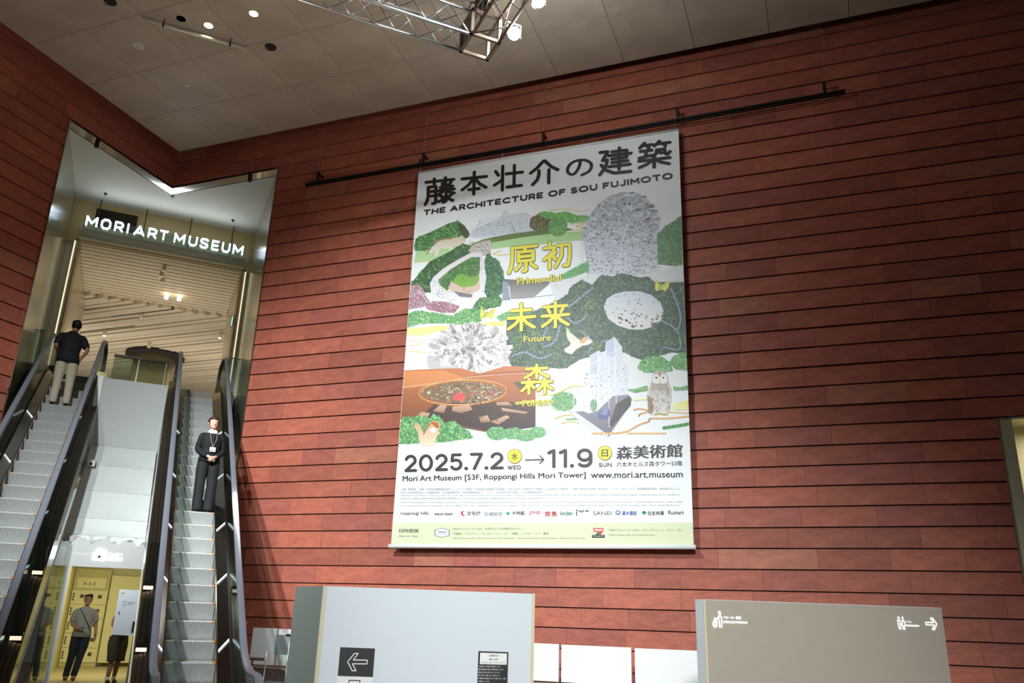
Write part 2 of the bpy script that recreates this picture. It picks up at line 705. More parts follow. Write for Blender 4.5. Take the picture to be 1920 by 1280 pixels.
if rest.v:
    rest.build('slats', 'slat_cream', so, kind='stuff')

# upper floor and landing edge
UF = 6.06
uf = MB()
uf.box((-12, 20.6, UF - .4), (12, 48, UF))
uf.box((CL + .02, 18.75, UF - .4), (-.86, 20.6, UF - .002))
uf.box((.30, 18.75, UF - .4), (CR - .02, 20.6, UF - .002))
uf.build('floor_upper', 'upper_floor', kind='structure')
wf = MB()
wf.box((-14, 48, 5.9), (14, 48.3, 9.7))
wf.build('wall_far', 'white_paint', kind='structure')

col = MB()
col.lathe((-.04, 28.2, 0), [(.66, UF), (.66, 9.33), (.0, 9.34)], 32)
co = thing('round_column', 'stout round column wrapped in pale beige sheet behind the glass railing upstairs', 'column', (-.04, 28.2, UF))
col.build('shaft', 'satin_wall', co, smooth=True)
mb = MB()
mb.lathe((-.04, 28.2, 9.24), [(.67, 0), (.90, 0), (.90, .12), (.67, .12)], 40)
mb.build('collar', 'dark_void', co)

# fascia panel between the escalators, net, lintel
fa = MB()
fa.box((-.86, 17.3, 4.25), (.305, 17.36, 5.74))
fao = fa.build('wall_fascia', 'grey_panel', kind='structure')
fa = MB()
fa.box((-.97, 17.28, 4.2), (-.865, 17.37, 5.77))
fa.build('end_strip', 'white_paint', fao)

NET = thing('safety_net', 'white mesh sheets laced between the two escalators above the locker entrance', 'net', (-.27, 15.8, 3.4))
ns = [17.27, 16.6, 15.8, 15.05, 14.62]


def netz(y):
    return .924 + .69 * (y - 11.324) - .62


random.seed(5)
for i in range(4):
    nx, ny = 14, 6
    vs = []
    for a in range(nx + 1):
        for b in range(ny + 1):
            x = -.855 + 1.145 * a / nx
            yy = ns[i] + (ns[i + 1] - ns[i]) * b / ny
            sag = .05 * math.sin(math.pi * a / nx) * math.sin(math.pi * b / ny)
            vs.append(Vector((x, yy, netz(yy) - sag + .006 * math.sin(a * 2.1 + b * 1.3 + i))))
    fs = []
    for a in range(nx):
        for b in range(ny):
            q = a * (ny + 1) + b
            fs.append((q, q + 1, q + ny + 2, q + ny + 1))
    mb = MB()
    mb.add(vs, fs)
    mb.build('mesh_sheet', 'net_fabric', NET, smooth=True)
    mb = MB()
    mb.tube([(-.855, ns[i + 1], netz(ns[i + 1]) + .006), (-.2, ns[i + 1], netz(ns[i + 1]) - .003), (.29, ns[i + 1], netz(ns[i + 1]) + .006)], .007, 6)
    mb.build('lacing_cord', 'grey_panel', NET)
vs = []
fs = []
for a in range(41):
    x = -.855 + 1.145 * a / 40
    drop = .10 + .035 * math.sin(a * .55) + .02 * math.sin(a * 1.4 + 1)
    vs += [Vector((x, 14.62, netz(14.62))), Vector((x, 14.33 + .03 * math.sin(a * .9), netz(14.62) - drop * .5)), Vector((x, 14.34 + .045 * math.sin(a * .8 + 1), netz(14.62) - drop))]
for a in range(40):
    for b in range(2):
        q = a * 3 + b
        fs.append((q, q + 1, q + 4, q + 3))
mb = MB()
mb.add(vs, fs)
mb.build('fringe', 'net_fabric', NET, smooth=True)

li = MB()
li.box((-.93, 20.0, 2.30), (.85, 20.15, 3.9))
lio = li.build('wall_lintel', 'white_paint', kind='structure')
# enclosure of the locker room
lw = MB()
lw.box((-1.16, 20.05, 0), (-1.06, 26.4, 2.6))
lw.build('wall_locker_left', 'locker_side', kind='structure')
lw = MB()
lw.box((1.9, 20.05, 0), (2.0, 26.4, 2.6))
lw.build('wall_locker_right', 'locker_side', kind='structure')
lw = MB()
lw.box((-1.2, 25.9, 0), (2.0, 26.1, 2.6))
lw.build('wall_locker_back', 'locker_cream', kind='structure')
lw = MB()
lw.box((-1.2, 20.1, 2.6), (2.0, 26.2, 2.7))
lw.build('ceiling_locker', 'locker_cream', kind='structure')
# glazed screen to the left of the locker entrance, under the left escalator
gs = thing('glazed_screen', 'tall glass screen under the left escalator beside the locker entrance', 'screen', (-.98, 17.5, 0))
for i in range(3):
    mb = MB()
    mb.box((-.99, 15.2 + i * 1.6, .04), (-.97, 16.77 + i * 1.6, 2.7))
    mb.build('glass_pane', 'clear_glass', gs)
mb = MB()
mb.box((-1.01, 19.96, 0), (-.93, 20.0, 2.9))
mb.build('post', 'white_paint', gs)
lw = MB()
lw.box((-2.3, 14.2, 0), (-2.2, 20.0, 3.4))
lw.build('wall_under_left', 'white_paint', kind='structure')

# doorway at the right
dj = MB()
dj.box((DU0, WM - .04, 0), (DU0 + .03, WM + .60, DZ), uw)
dj.box((DU0, WM - .04, 0), (DU0 + .17, WM - .02, DZ), uw)
dj.box((DU0, WM - .04, DZ - .03), (DU1, WM + .60, DZ), uw)
do = dj.build('door_1', 'door_trim', kind='structure')
dj = MB()
dj.box((DU0 + .03, WM + .50, 0), (DU1, WM + .56, DZ - .03), uw)
dj.build('door_leaf', 'panel_edge', do)

# ------------------------------------------------------------------ escalators
RISE, RUN, H0, Z0 = .233, .33768, 11.324, .932


def nose(k):
    return H0 + RUN * k, RISE * (k + 4)


def nz(y):
    return .924 + .69 * (y - 11.324)


def offs_path(c, off, y0, y1, zlo, zhi, flat0, flat1):
    """handrail style path: flat, rounded bend, incline, rounded bend, flat"""
    P = []
    yb = 11.324 + (zlo - off - .924) / .69
    yt = 11.324 + (zhi - off - .924) / .69
    P.append(Vector((c, flat0, zlo)))
    n = 6
    R = .55
    for i in range(n + 1):
        t = i / n
        a = Vector((c, yb - R, zlo))
        b = Vector((c, yb, zlo))
        e = Vector((c, yb + R * .823, zlo + R * .568))
        P.append(a * (1 - t) ** 2 + b * 2 * t * (1 - t) + e * t * t)
    for i in range(n + 1):
        t = i / n
        a = Vector((c, yt - R * .823, zhi - R * .568))
        b = Vector((c, yt, zhi))
        e = Vector((c, yt + R, zhi))
        P.append(a * (1 - t) ** 2 + b * 2 * t * (1 - t) + e * t * t)
    P.append(Vector((c, flat1, zhi)))
    return P


def band(mb, P, dz0, dz1, x0, x1):
    """strip following path P between two heights, box section between x0 and x1"""
    for i in range(len(P) - 1):
        a, b = P[i], P[i + 1]
        vs = [(x0, a.y, a.z + dz0), (x1, a.y, a.z + dz0), (x1, b.y, b.z + dz0), (x0, b.y, b.z + dz0),
              (x0, a.y, a.z + dz1), (x1, a.y, a.z + dz1), (x1, b.y, b.z + dz1), (x0, b.y, b.z + dz1)]
        mb.add(vs, [(3, 2, 1, 0), (4, 5, 6, 7), (0, 1, 5, 4), (1, 2, 6, 5), (2, 3, 7, 6), (3, 0, 4, 7)])


def slope_strip(mb, P, xa, za, xb, zb, t=.012):
    for i in range(len(P) - 1):
        a, b = P[i], P[i + 1]
        vs = [(xa, a.y, a.z + za), (xb, a.y, a.z + zb), (xb, b.y, b.z + zb), (xa, b.y, b.z + za),
              (xa, a.y, a.z + za - t), (xb, a.y, a.z + zb - t), (xb, b.y, b.z + zb - t), (xa, b.y, b.z + za - t)]
        mb.add(vs, [(0, 1, 2, 3), (7, 6, 5, 4), (0, 4, 5, 1), (1, 5, 6, 2), (2, 6, 7, 3), (3, 7, 4, 0)])


# grooved step material: fine ribs across the step
def step_mat():
    m = MATS['step_metal']
    nt = m.node_tree
    b = nt.nodes['Principled BSDF']
    tc = nt.nodes.new('ShaderNodeTexCoord')
    wv = nt.nodes.new('ShaderNodeTexWave')
    wv.wave_type = 'BANDS'
    wv.bands_direction = 'X'
    wv.inputs['Scale'].default_value = 16.5
    nt.links.new(tc.outputs['Object'], wv.inputs['Vector'])
    rp = nt.nodes.new('ShaderNodeValToRGB')
    rp.color_ramp.elements[0].position = .12
    rp.color_ramp.elements[0].color = (.24, .245, .235, 1)
    rp.color_ramp.elements[1].position = .42
    rp.color_ramp.elements[1].color = (.64, .67, .65, 1)
    nt.links.new(wv.outputs['Fac'], rp.inputs[0])
    nt.links.new(rp.outputs[0], b.inputs['Base Color'])
    bp = nt.nodes.new('ShaderNodeBump')
    bp.inputs['Distance'].default_value = .006
    bp.inputs['Strength'].default_value = .6
    nt.links.new(wv.outputs['Fac'], bp.inputs['Height'])
    nt.links.new(bp.outputs[0], b.inputs['Normal'])


step_mat()


def step_parts(c):
    """one step: curved ribbed riser and tread, orange corner marks; built once, then copied"""
    h = .30
    b = MB()
    prof = [(0.0, 0.0), (-.004, -.012), (.012, -.08), (.034, -.16), (.05, -RISE), (RUN + .05, -RISE), (RUN + .02, 0.0)]
    pts = [Vector((-h, y, z)) for y, z in prof]
    b.prism(pts, (2 * h, 0, 0))
    me = b.build('step', 'step_metal')
    mk = []
    for s in (-1, 1):
        o_ = MB()
        o_.box((s * h - .03 if s > 0 else s * h, -.008, -.018), (s * h if s > 0 else s * h + .03, .05, .004))
        o_.box((s * h - .012 if s > 0 else s * h, .05, -.004), (s * h if s > 0 else s * h + .012, RUN, .003))
        mk.append(o_.build('edge_marking', 'step_orange'))
    return me, mk


STEP, MARK = step_parts(0)


STOPS_R, STOPS_L, STOPS_O = (11.30, 12.35), (11.45, 12.55), (12.35,)


def escalator(cx, label, first):
    root = thing('escalator', label, 'escalator', (cx, 9.6, 0))
    for k in range(-3, 23):
        y, z = nose(k)
        st = STEP if (first and k == -3) else STEP.copy()
        if st is not STEP:
            COL.objects.link(st)
        st.parent = root
        st.location = Vector((cx, y, z)) - root.location
        for M_ in MARK:
            mk = M_ if (first and k == -3) else M_.copy()
            if mk is not M_:
                COL.objects.link(mk)
            mk.parent = st
            mk.location = (0, 0, 0)
    # landing plates
    mb = MB()
    mb.box((cx - .42, 8.6, 0), (cx + .42, nose(-3)[0] + .02, .012))
    mb.build('landing_plate', 'skirt_metal', root)
    mb = MB()
    mb.box((cx - .42, nose(22)[0] + RUN, UF - .0), (cx + .42, 20.6, UF + .012))
    mb.build('landing_plate', 'skirt_metal', root)
    yb, yt = 9.9, 18.7
    for s in (-1, 1):
        x = cx + s * .475
        # handrail with newel turns
        P = offs_path(x, .90, 0, 0, .93, UF + .90, 9.15, 19.7)
        lo = []
        for i in range(1, 9):
            a = math.pi * i / 8
            lo.append(Vector((x, 9.15 - .33 * math.sin(a), .93 - .33 + .33 * math.cos(a))))
        hi = []
        for i in range(1, 9):
            a = math.pi * i / 8
            hi.append(Vector((x, 19.7 + .33 * math.sin(a), UF + .90 - .33 + .33 * math.cos(a))))
        mb = MB()
        mb.tube(lo[::-1] + P + hi, .042, 12, rz=.024)
        mb.build('handrail', 'handrail_rubber', root, smooth=True)
        # glass balustrade
        Q = offs_path(x, .13, 0, 0, .16, UF + .13, 9.15, 19.7)
        top = offs_path(x, .87, 0, 0, .90, UF + .87, 9.15, 19.7)
        mb = MB()
        for i in range(len(Q) - 1):
            a, b, c_, e = Q[i], Q[i + 1], top[i + 1], top[i]
            t = .006
            vs = [(x - t, a.y, a.z), (x - t, b.y, b.z), (x - t, c_.y, c_.z), (x - t, e.y, e.z), (x + t, a.y, a.z), (x + t, b.y, b.z), (x + t, c_.y, c_.z), (x + t, e.y, e.z)]
            mb.add(vs, [(3, 2, 1, 0), (4, 5, 6, 7), (2, 3, 7, 6), (0, 1, 5, 4)])
        mb.build('glass_balustrade', 'rail_glass', root)
        # inner skirt and sloping inner deck
        D = offs_path(x, 0, 0, 0, .03, UF + .0, 9.0, 20.3)
        mb = MB()
        slope_strip(mb, D, cx + s * .318, .05, cx + s * .452, .125)
        band(mb, D, -.25, .05, cx + s * .304, cx + s * .318)
        mb.build('inner_deck', 'skirt_metal', root)
        mb = MB()
        band(mb, D, .11, .145, cx + s * .452, cx + s * .49)
        mb.build('glass_gasket', 'deck_black', root)
        # outer deck: three dark profiles
        for i, (a, b) in enumerate(((.49, .533), (.541, .586), (.594, .64))):
            mb = MB()
            band(mb, D, .10 - i * .008, .13 - i * .008, cx + s * a, cx + s * b)
            mb.build('outer_deck', 'deck_brown', root)
        mb = MB()
        band(mb, D, .05, .10, cx + s * .49, cx + s * .638)
        mb.build('deck_core', 'deck_black', root)
        # outer cladding
        mb = MB()
        PD = [p for p in D]
        for i in range(len(PD) - 1):
            a, b = PD[i], PD[i + 1]
            za, zb_ = max(a.z - 1.05, 0), max(b.z - 1.05, 0)
            x0, x1 = sorted((cx + s * .618, cx + s * .64))
            vs = [(x0, a.y, za), (x1, a.y, za), (x1, b.y, zb_), (x0, b.y, zb_), (x0, a.y, a.z + .1), (x1, a.y, a.z + .1), (x1, b.y, b.z + .1), (x0, b.y, b.z + .1)]
            mb.add(vs, [(3, 2, 1, 0), (4, 5, 6, 7), (0, 1, 5, 4), (1, 2, 6, 5), (2, 3, 7, 6), (3, 0, 4, 7)])
        mb.build('outer_cladding', 'mirror_steel', root)
        mb = MB()
        for i in range(len(PD) - 1):
            a, b = PD[i], PD[i + 1]
            za, zb_ = max(a.z - 1.15, 0), max(b.z - 1.15, 0)
            if zb_ <= 0.001:
                continue
            x0, x1 = sorted((cx + s * .60, cx + s * .645))
            vs = [(x0, a.y, za), (x1, a.y, za), (x1, b.y, zb_), (x0, b.y, zb_), (x0, a.y, za + .11), (x1, a.y, za + .11), (x1, b.y, zb_ + .11), (x0, b.y, zb_ + .11)]
            mb.add(vs, [(3, 2, 1, 0), (4, 5, 6, 7), (0, 1, 5, 4), (1, 2, 6, 5), (2, 3, 7, 6), (3, 0, 4, 7)])
        mb.build('cladding_trim', 'white_paint', root)
        # brass-coloured newel end at the top
        mb = MB()
        mb.box((cx + s * .40 if s > 0 else cx + s * .60, 19.55, UF), (cx + s * .60 if s > 0 else cx + s * .40, 20.35, UF + .34))
        mb.build('newel_base', 'brass_steel', root)
        # little lamps on the inner deck
        for yy in (11.41, 12.62, 13.80, 15.2, 16.7):
            mb = MB()
            z0 = nz(yy)
            n = Vector((-s * .02, -.3, .45)).normalized() * .006
            A = [Vector((cx + s * .325, yy, z0 + .054)), Vector((cx + s * .446, yy + .09, z0 + .122 + .062)), Vector((cx + s * .446, yy + .13, z0 + .122 + .09)), Vector((cx + s * .325, yy + .04, z0 + .054 + .028))]
            mb.prism([p + n for p in A], n)
            mb.build('skirt_lamp', 'skirt_led', root)
    # stops and glass fins on the outer decks
    for s in (-1, 1):
        for yy in ((STOPS_R if cx > 0 else STOPS_L) if s * cx < 0 else (STOPS_O if cx > 0 else ())):
            x0, x1 = sorted((cx + s * .50, cx + s * .635))
            z0 = max(nz(yy), .03) + .13
            mb = MB()
            mb.box((x0, yy, z0), (x1, yy + .12, z0 + .10))
            bo_ = mb.build('deck_stop', 'skirt_metal', root)
            mb = MB()
            mb.box((x0 + .008, yy - .006, z0 + .01), (x1 - .008, yy, z0 + .055))
            mb.build('lamp', 'box_led', bo_)
            mb = MB()
            xm = (x0 + x1) / 2
            mb.prism([Vector((xm - .06, yy + .06, z0 + .1)), Vector((xm + .06, yy + .06, z0 + .1)), Vector((xm + .06, yy + .06, z0 + .62)), Vector((xm - .06, yy + .06, z0 + .62))], (0, .01, 0))
            mb.build('glass_fin', 'rail_glass', bo_)
    return root


E_R = escalator(.95, 'right-hand escalator with the woman in black riding down beside the red wall', True)
E_L = escalator(-1.525, 'left-hand escalator with the man in beige trousers riding up', False)

# glass railing upstairs
gr = thing('glass_railing', 'glass railing with flat brown top rail between the tops of the two escalators', 'railing', (-.3, 20.1, UF))
mb = MB()
mb.box((-.88, 20.05, 6.93), (.30, 20.12, 6.985))
mb.build('top_rail', 'deck_brown', gr)
for x0, x1 in ((-.87, -.36), (-.34, .29)):
    mb = MB()
    mb.box((x0, 20.075, UF + .02), (x1, 20.09, 6.93))
    mb.build('glass_pane', 'rail_glass', gr)
for x in (-.35, .24):
    mb = MB()
    mb.box((x - .012, 20.06, UF), (x + .012, 20.11, 6.93))
    mb.build('post', 'metal_post', gr)
for (x0, x1, nm) in ((1.47, CR, 'right'), (CL, -2.17, 'left')):
    g = thing('glass_barrier', 'small glass barrier between the %s escalator top and the steel wall' % nm, 'barrier', ((x0 + x1) / 2, 18.6, UF))
    mb = MB()
    mb.box((x0 + .01, 18.6, UF + .02), (x1 - .01, 18.615, UF + .8))
    mb.build('glass_pane', 'rail_glass', g)
    mb = MB()
    mb.box((x0 + .01, 18.59, UF + .8), (x1 - .01, 18.625, UF + .82))
    mb.build('top_rail', 'brass_steel', g)
# ------------------------------------------------------------------ text helpers
_tc = {}


def text_mesh(body):
    if body in _tc:
        return _tc[body]
    cu = bpy.data.curves.new('t', 'FONT')
    cu.body = body
    cu.resolution_u = 3
    o = bpy.data.objects.new('t', cu)
    COL.objects.link(o)
    bpy.context.view_layer.update()
    dg = bpy.context.evaluated_depsgraph_get()
    ev = o.evaluated_get(dg)
    me = ev.to_mesh()
    V = [tuple(v.co[:2]) for v in me.vertices]
    F = [tuple(p.vertices) for p in me.polygons]
    ev.to_mesh_clear()
    bpy.data.objects.remove(o)
    bpy.data.curves.remove(cu)
    x0 = min(v[0] for v in V)
    x1 = max(v[0] for v in V)
    y0 = min(v[1] for v in V)
    y1 = max(v[1] for v in V)
    V = [((v[0] - x0) / (x1 - x0), (v[1] - y0) / (y1 - y0)) for v in V]
    _tc[body] = (V, F)
    return _tc[body]


def put_text(mb, body, T, x0, y0, x1, y1, col=(0, 0, 0, 1), bold=0.):
    """fill the rectangle x0..x1 (left to right), y0 = baseline side, y1 = top; T maps (x, y) to 3-D"""
    V, F = text_mesh(body)
    offs = [(0, 0)] if not bold else [(bold * a, bold * b) for a, b in ((0, 0), (1, 0), (-1, 0), (0, 1), (0, -1))]
    for i, (dx, dy) in enumerate(offs):
        mb.add([T(x0 + (x1 - x0) * a + dx, y0 + (y1 - y0) * b + dy) for a, b in V], F, col)


def stroke(mb, pts, w, T, col=(0, 0, 0, 1), n=10):
    """round-ended monoline stroke in 2-D"""
    h = w / 2
    for i in range(len(pts) - 1):
        (ax, ay), (bx, by) = pts[i], pts[i + 1]
        L = math.hypot(bx - ax, by - ay) or 1
        nx, ny = -(by - ay) / L * h, (bx - ax) / L * h
        mb.add([T(ax + nx, ay + ny), T(ax - nx, ay - ny), T(bx - nx, by - ny), T(bx + nx, by + ny)], [(0, 1, 2, 3)], col)
    for (ax, ay) in pts:
        mb.add([T(ax + h * math.cos(2 * math.pi * k / n), ay + h * math.sin(2 * math.pi * k / n)) for k in range(n)], [tuple(range(n))], col)


def smooth_path(p, n=5):
    out = []
    for i in range(len(p) - 1):
        p0, p1, p2, p3 = p[max(i - 1, 0)], p[i], p[i + 1], p[min(i + 2, len(p) - 1)]
        for k in range(n):
            t = k / n
            out.append(tuple(.5 * (2 * p1[j] + (p2[j] - p0[j]) * t + (2 * p0[j] - 5 * p1[j] + 4 * p2[j] - p3[j]) * t * t + (3 * p1[j] - p0[j] - 3 * p2[j] + p3[j]) * t ** 3) for j in (0, 1)))
    out.append(p[-1])
    return out


# ------------------------------------------------------------------ the banner
WB = 12.40            # plane of the banner (w)


def BP(x, y, lay=0.):
    """measured point of the print -> point on the banner plane"""
    q = ray(x, y)
    n = (q.x + q.y) * S2
    return q * ((WB - lay) / n) + Vector((0, 0, EYE))


def AP(x, y, l):
    """print point kept inside the edges of the cloth"""
    x = min(max(x, 785.6 - .0739 * (y - 322)), 1271.4 + .03685 * (y - 241))
    return BP(x, y, l)


def quad_T(p00, p10, p01, p11, lay):
    """unit square -> quadrilateral given by four measured corners (left-bottom, right-bottom, left-top, right-top)"""
    A, B, C_, D_ = (BP(*p, lay) for p in (p00, p10, p01, p11))

    def T(a, b):
        return A * (1 - a) * (1 - b) + B * a * (1 - b) + C_ * (1 - a) * b + D_ * a * b
    return T


TLc, TRc, BLc, BRc = (785, 322), (1272, 241), (733, 1026), (1301, 1028)
ban = thing('banner', 'tall white exhibition banner with green collage and black Japanese title on the red wall', 'banner', BP(1020, 640))
# cloth with faint waves
nx, ny = 24, 32
A, B, C_, D_ = BP(*BLc), BP(*BRc), BP(*TLc), BP(*TRc)
mb = MB()
mb.prism([A, B, D_, C_], uw(0, .006, 0))
mb.build('cloth', 'banner_cloth', ban)
mb = MB()
mb.tube([C_ + Vector((0, 0, -.02)), D_ + Vector((0, 0, -.02))], .022, 8)
mb.build('top_pole', 'banner_cloth', ban, smooth=True)
mb = MB()
mb.tube([A + uw(-.03, -.01, .02), B + uw(.03, -.01, .02)], .035, 8)
mb.build('bottom_pole', 'banner_cloth', ban, smooth=True)

ART = MB()
LAY = [0.0012]
rnd = random.Random(3)


def lay():
    LAY[0] += .000014
    return LAY[0]


def rgb(c, j=0):
    k = lin(tuple(max(0, min(255, v + rnd.uniform(-j, j))) for v in c))
    return k


def poly(pts, c, c2=None, j=0):
    l = lay()
    P = [AP(x, y, l) for x, y in pts]
    if c2:
        ys = [p[1] for p in pts]
        a, b = min(ys), max(ys)
        ca, cb_ = rgb(c), rgb(c2)
        cols = [tuple(ca[i] + (cb_[i] - ca[i]) * (p[1] - a) / (b - a + 1e-6) for i in range(4)) for p in pts]
    else:
        cols = [rgb(c, j)] * len(P)
    ART.add(P, [tuple(range(len(P)))], cols)


def shrink(pts, k):
    cx = sum(p[0] for p in pts) / len(pts)
    cy = sum(p[1] for p in pts) / len(pts)
    return [(cx + (x - cx) * k, cy + (y - cy) * k) for x, y in pts]


def inside(pts, x, y):
    c = False
    n = len(pts)
    for i in range(n):
        x0, y0 = pts[i]
        x1, y1 = pts[i - 1]
        if (y0 > y) != (y1 > y) and x < (x1 - x0) * (y - y0) / (y1 - y0) + x0:
            c = not c
    return c


def fleck(cx, cy, a, b, c, l, ang=None, n=6):
    th = rnd.uniform(0, 3.14) if ang is None else ang
    P = []
    for k in range(n):
        t = 2 * math.pi * k / n
        x, y = a * math.cos(t) * rnd.uniform(.8, 1.15), b * math.sin(t) * rnd.uniform(.8, 1.15)
        P.append(AP(cx + x * math.cos(th) - y * math.sin(th), cy + x * math.sin(th) + y * math.cos(th), l))
    ART.add(P, [tuple(range(n))], c)


def foliage(pts, dark, light, num, size=3.2, base=True, j=10):
    """mass of leaves clipped to an outline, darker below, lighter flecks above"""
    dark = tuple(dark[k] * .74 + (150, 176, 140)[k] * .26 for k in range(3))
    light = tuple(light[k] * .86 + 240 * .14 for k in range(3))
    if base:
        poly(pts, dark, j=0)
    xs = [p[0] for p in pts]
    ys = [p[1] for p in pts]
    L = [lay(), lay(), lay(), lay()]
    for i in range(num):
        x, y = rnd.uniform(min(xs), max(xs)), rnd.uniform(min(ys), max(ys))
        if not inside(pts, x, y):
            continue
        t = rnd.random() ** 1.3
        c = tuple(dark[k] + (light[k] - dark[k]) * t for k in range(3))
        fleck(x, y, size * rnd.uniform(.5, 1.2), size * rnd.uniform(.35, .8), rgb(c, j), L[i % 4])


def oval(cx, cy, rx, ry, n=20, wob=0.):
    return [(cx + rx * math.cos(2 * math.pi * k / n) * (1 + rnd.uniform(-wob, wob)), cy + ry * math.sin(2 * math.pi * k / n) * (1 + rnd.uniform(-wob, wob))) for k in range(n)]


def line(pts, w, c, sm=True):
    l = lay()
    stroke(ART, smooth_path(pts, 4) if sm and len(pts) > 2 else pts, w, lambda x, y: AP(x, y, l), rgb(c), 6)


W_ = (238, 242, 242)
# back meadow and hills
poly([(781, 470), (850, 462), (905, 452), (960, 442), (1030, 436), (1110, 432), (1112, 448), (1040, 455), (985, 462), (950, 463), (905, 470), (860, 478), (812, 490), (776, 492)], (168, 208, 138), (182, 216, 160))
line([(778, 492), (815, 488), (842, 480), (868, 474)], 1.6, (224, 222, 120))
line([(940, 470), (925, 476), (945, 478), (965, 474)], 2, (232, 220, 120))
line([(1030, 394), (1062, 392), (1090, 396), (1105, 392)], 1.5, (228, 224, 120))
line([(1070, 420), (1098, 418), (1080, 424), (1098, 428), (1068, 432)], 2, (236, 210, 130))
poly([(872, 462), (905, 449), (960, 436), (1010, 428), (1050, 424), (1075, 430), (1050, 436), (985, 444), (925, 454), (885, 466)], (92, 112, 58), (118, 140, 74))
foliage([(776, 462), (780, 447), (800, 438), (822, 428), (842, 418), (860, 414), (872, 424), (880, 440), (872, 448), (850, 452), (820, 462), (796, 470), (778, 470)], (44, 96, 46), (124, 186, 92), 620, 2.6)
foliage([(860, 418), (870, 422), (882, 440), (876, 446), (864, 440)], (44, 46, 32), (92, 104, 62), 80, 2.2)
# lattice pavilion
poly([(878, 444), (886, 430), (915, 418), (938, 408), (946, 392), (958, 402), (985, 398), (1003, 408), (1006, 432), (960, 438), (905, 448)], (214, 220, 226))
for i in range(26):
    x = 882 + i * 4.8
    line([(x, 444 - i * .4), (x + 1, 424 - (9 if 10 < i < 18 else 0) - i * .6)], .5, (158, 166, 176), False)
for i in range(9):
    line([(884 + i * 2, 444 - i * 4), (1004 - i * 2, 432 - i * 4)], .45, (170, 178, 188), False)
for i in range(60):
    fleck(rnd.uniform(890, 1003), rnd.uniform(414, 440), 1.6, .8, rgb((126, 134, 150), 20), LAY[0] + .000014)
lay()
foliage([(992, 424), (996, 408), (1010, 400), (1030, 404), (1036, 420), (1024, 430), (1002, 432)], (70, 62, 36), (176, 150, 96), 240, 1.9)
foliage([(1010, 400), (1020, 396), (1038, 398), (1046, 406), (1036, 412), (1018, 408)], (88, 168, 70), (150, 212, 110), 120, 2)
foliage([(1040, 400), (1062, 396), (1082, 404), (1104, 404), (1104, 414), (1070, 418), (1052, 414)], (96, 176, 76), (158, 214, 116), 170, 2)
foliage(oval(1046, 425, 18, 18, 18, .03), (84, 148, 72), (140, 196, 108), 260, 1.8)
# wolf (pale animal walking right)
poly([(806, 466), (822, 452), (846, 446), (862, 444), (866, 440), (871, 447), (874, 452), (868, 456), (858, 459), (850, 463), (851, 477), (847, 479), (843, 466), (826, 466), (820, 478), (816, 481), (815, 468), (809, 474), (803, 474)], (206, 190, 164), (236, 232, 220))
line([(812, 456), (828, 449), (846, 447)], 3, (172, 150, 118))
line([(808, 466), (803, 471), (801, 476)], 2.5, (190, 172, 140))
# round garden building
foliage([(768, 532), (790, 508), (806, 490), (842, 472), (868, 456), (884, 462), (880, 478), (840, 500), (820, 514), (806, 530), (808, 548), (790, 548), (772, 540)], (32, 66, 34), (104, 156, 82), 760, 2.6)
foliage([(914, 470), (922, 482), (934, 488), (942, 506), (946, 526), (942, 548), (928, 560), (916, 560), (908, 548), (912, 520), (908, 490)], (30, 72, 44), (86, 148, 90), 620, 2.6)
poly([(878, 470), (888, 458), (905, 452), (920, 450), (922, 460), (918, 474), (906, 480), (890, 476)], (190, 186, 184))
for i in range(70):
    fleck(rnd.uniform(880, 920), rnd.uniform(453, 478), 2, .7, rgb(rnd.choice([(228, 226, 224), (120, 132, 96), (150, 128, 110), (206, 176, 96)]), 14), LAY[0] + .000014, 0.4)
lay()
poly([(812, 520), (830, 504), (856, 488), (878, 476), (890, 472), (904, 474), (908, 490), (906, 505), (912, 520), (908, 538), (896, 552), (884, 562), (862, 570), (836, 566), (820, 556), (808, 544), (806, 532)], (222, 218, 222), (236, 232, 236))
poly([(822, 528), (846, 505), (866, 493), (884, 484), (896, 482), (899, 498), (898, 515), (899, 526), (888, 538), (868, 540), (850, 532), (838, 546), (826, 536)], (104, 156, 66), (136, 184, 72))
foliage([(822, 524), (846, 504), (866, 492), (884, 482), (900, 482), (899, 512), (886, 520), (862, 512), (850, 524), (840, 544), (826, 534)], (48, 96, 42), (116, 164, 78), 330, 2.3)
poly([(846, 528), (868, 539), (890, 536), (899, 524), (900, 542), (884, 552), (862, 552), (846, 546), (840, 540)], (214, 190, 170))
poly([(850, 546), (863, 548), (886, 552), (884, 558), (862, 556)], (124, 124, 132))
for i in range(46):
    fleck(rnd.uniform(812, 836), rnd.uniform(526, 560), 1.1, .6, rgb((84, 104, 140), 24), LAY[0] + .000014)
lay()
for i in range(20):
    fleck(rnd.uniform(840, 905), rnd.uniform(520, 566), .7, 1.2, rgb((60, 66, 80), 24), LAY[0] + .000014)
lay()
foliage([(768, 538), (780, 532), (792, 538), (796, 552), (806, 566), (796, 574), (766, 580)], (168, 112, 134), (232, 196, 212), 330, 2.2)
foliage([(798, 572), (812, 564), (838, 566), (862, 574), (852, 586), (830, 586), (802, 580)], (158, 92, 118), (228, 182, 200), 280, 2.1)
foliage([(888, 572), (900, 558), (918, 556), (934, 552), (942, 562), (938, 574), (916, 578), (902, 584), (886, 580)], (46, 100, 52), (120, 180, 96), 250, 2.2)
# ramp wedge
poly([(944, 523), (1030, 527), (1030, 532), (1002, 556), (958, 560), (955, 536), (944, 532)], (112, 110, 112), (164, 162, 162))
poly([(942, 526), (952, 530), (957, 562), (942, 563)], (150, 160, 176))
line([(944, 560), (990, 558), (1040, 552)], .8, (120, 120, 126))
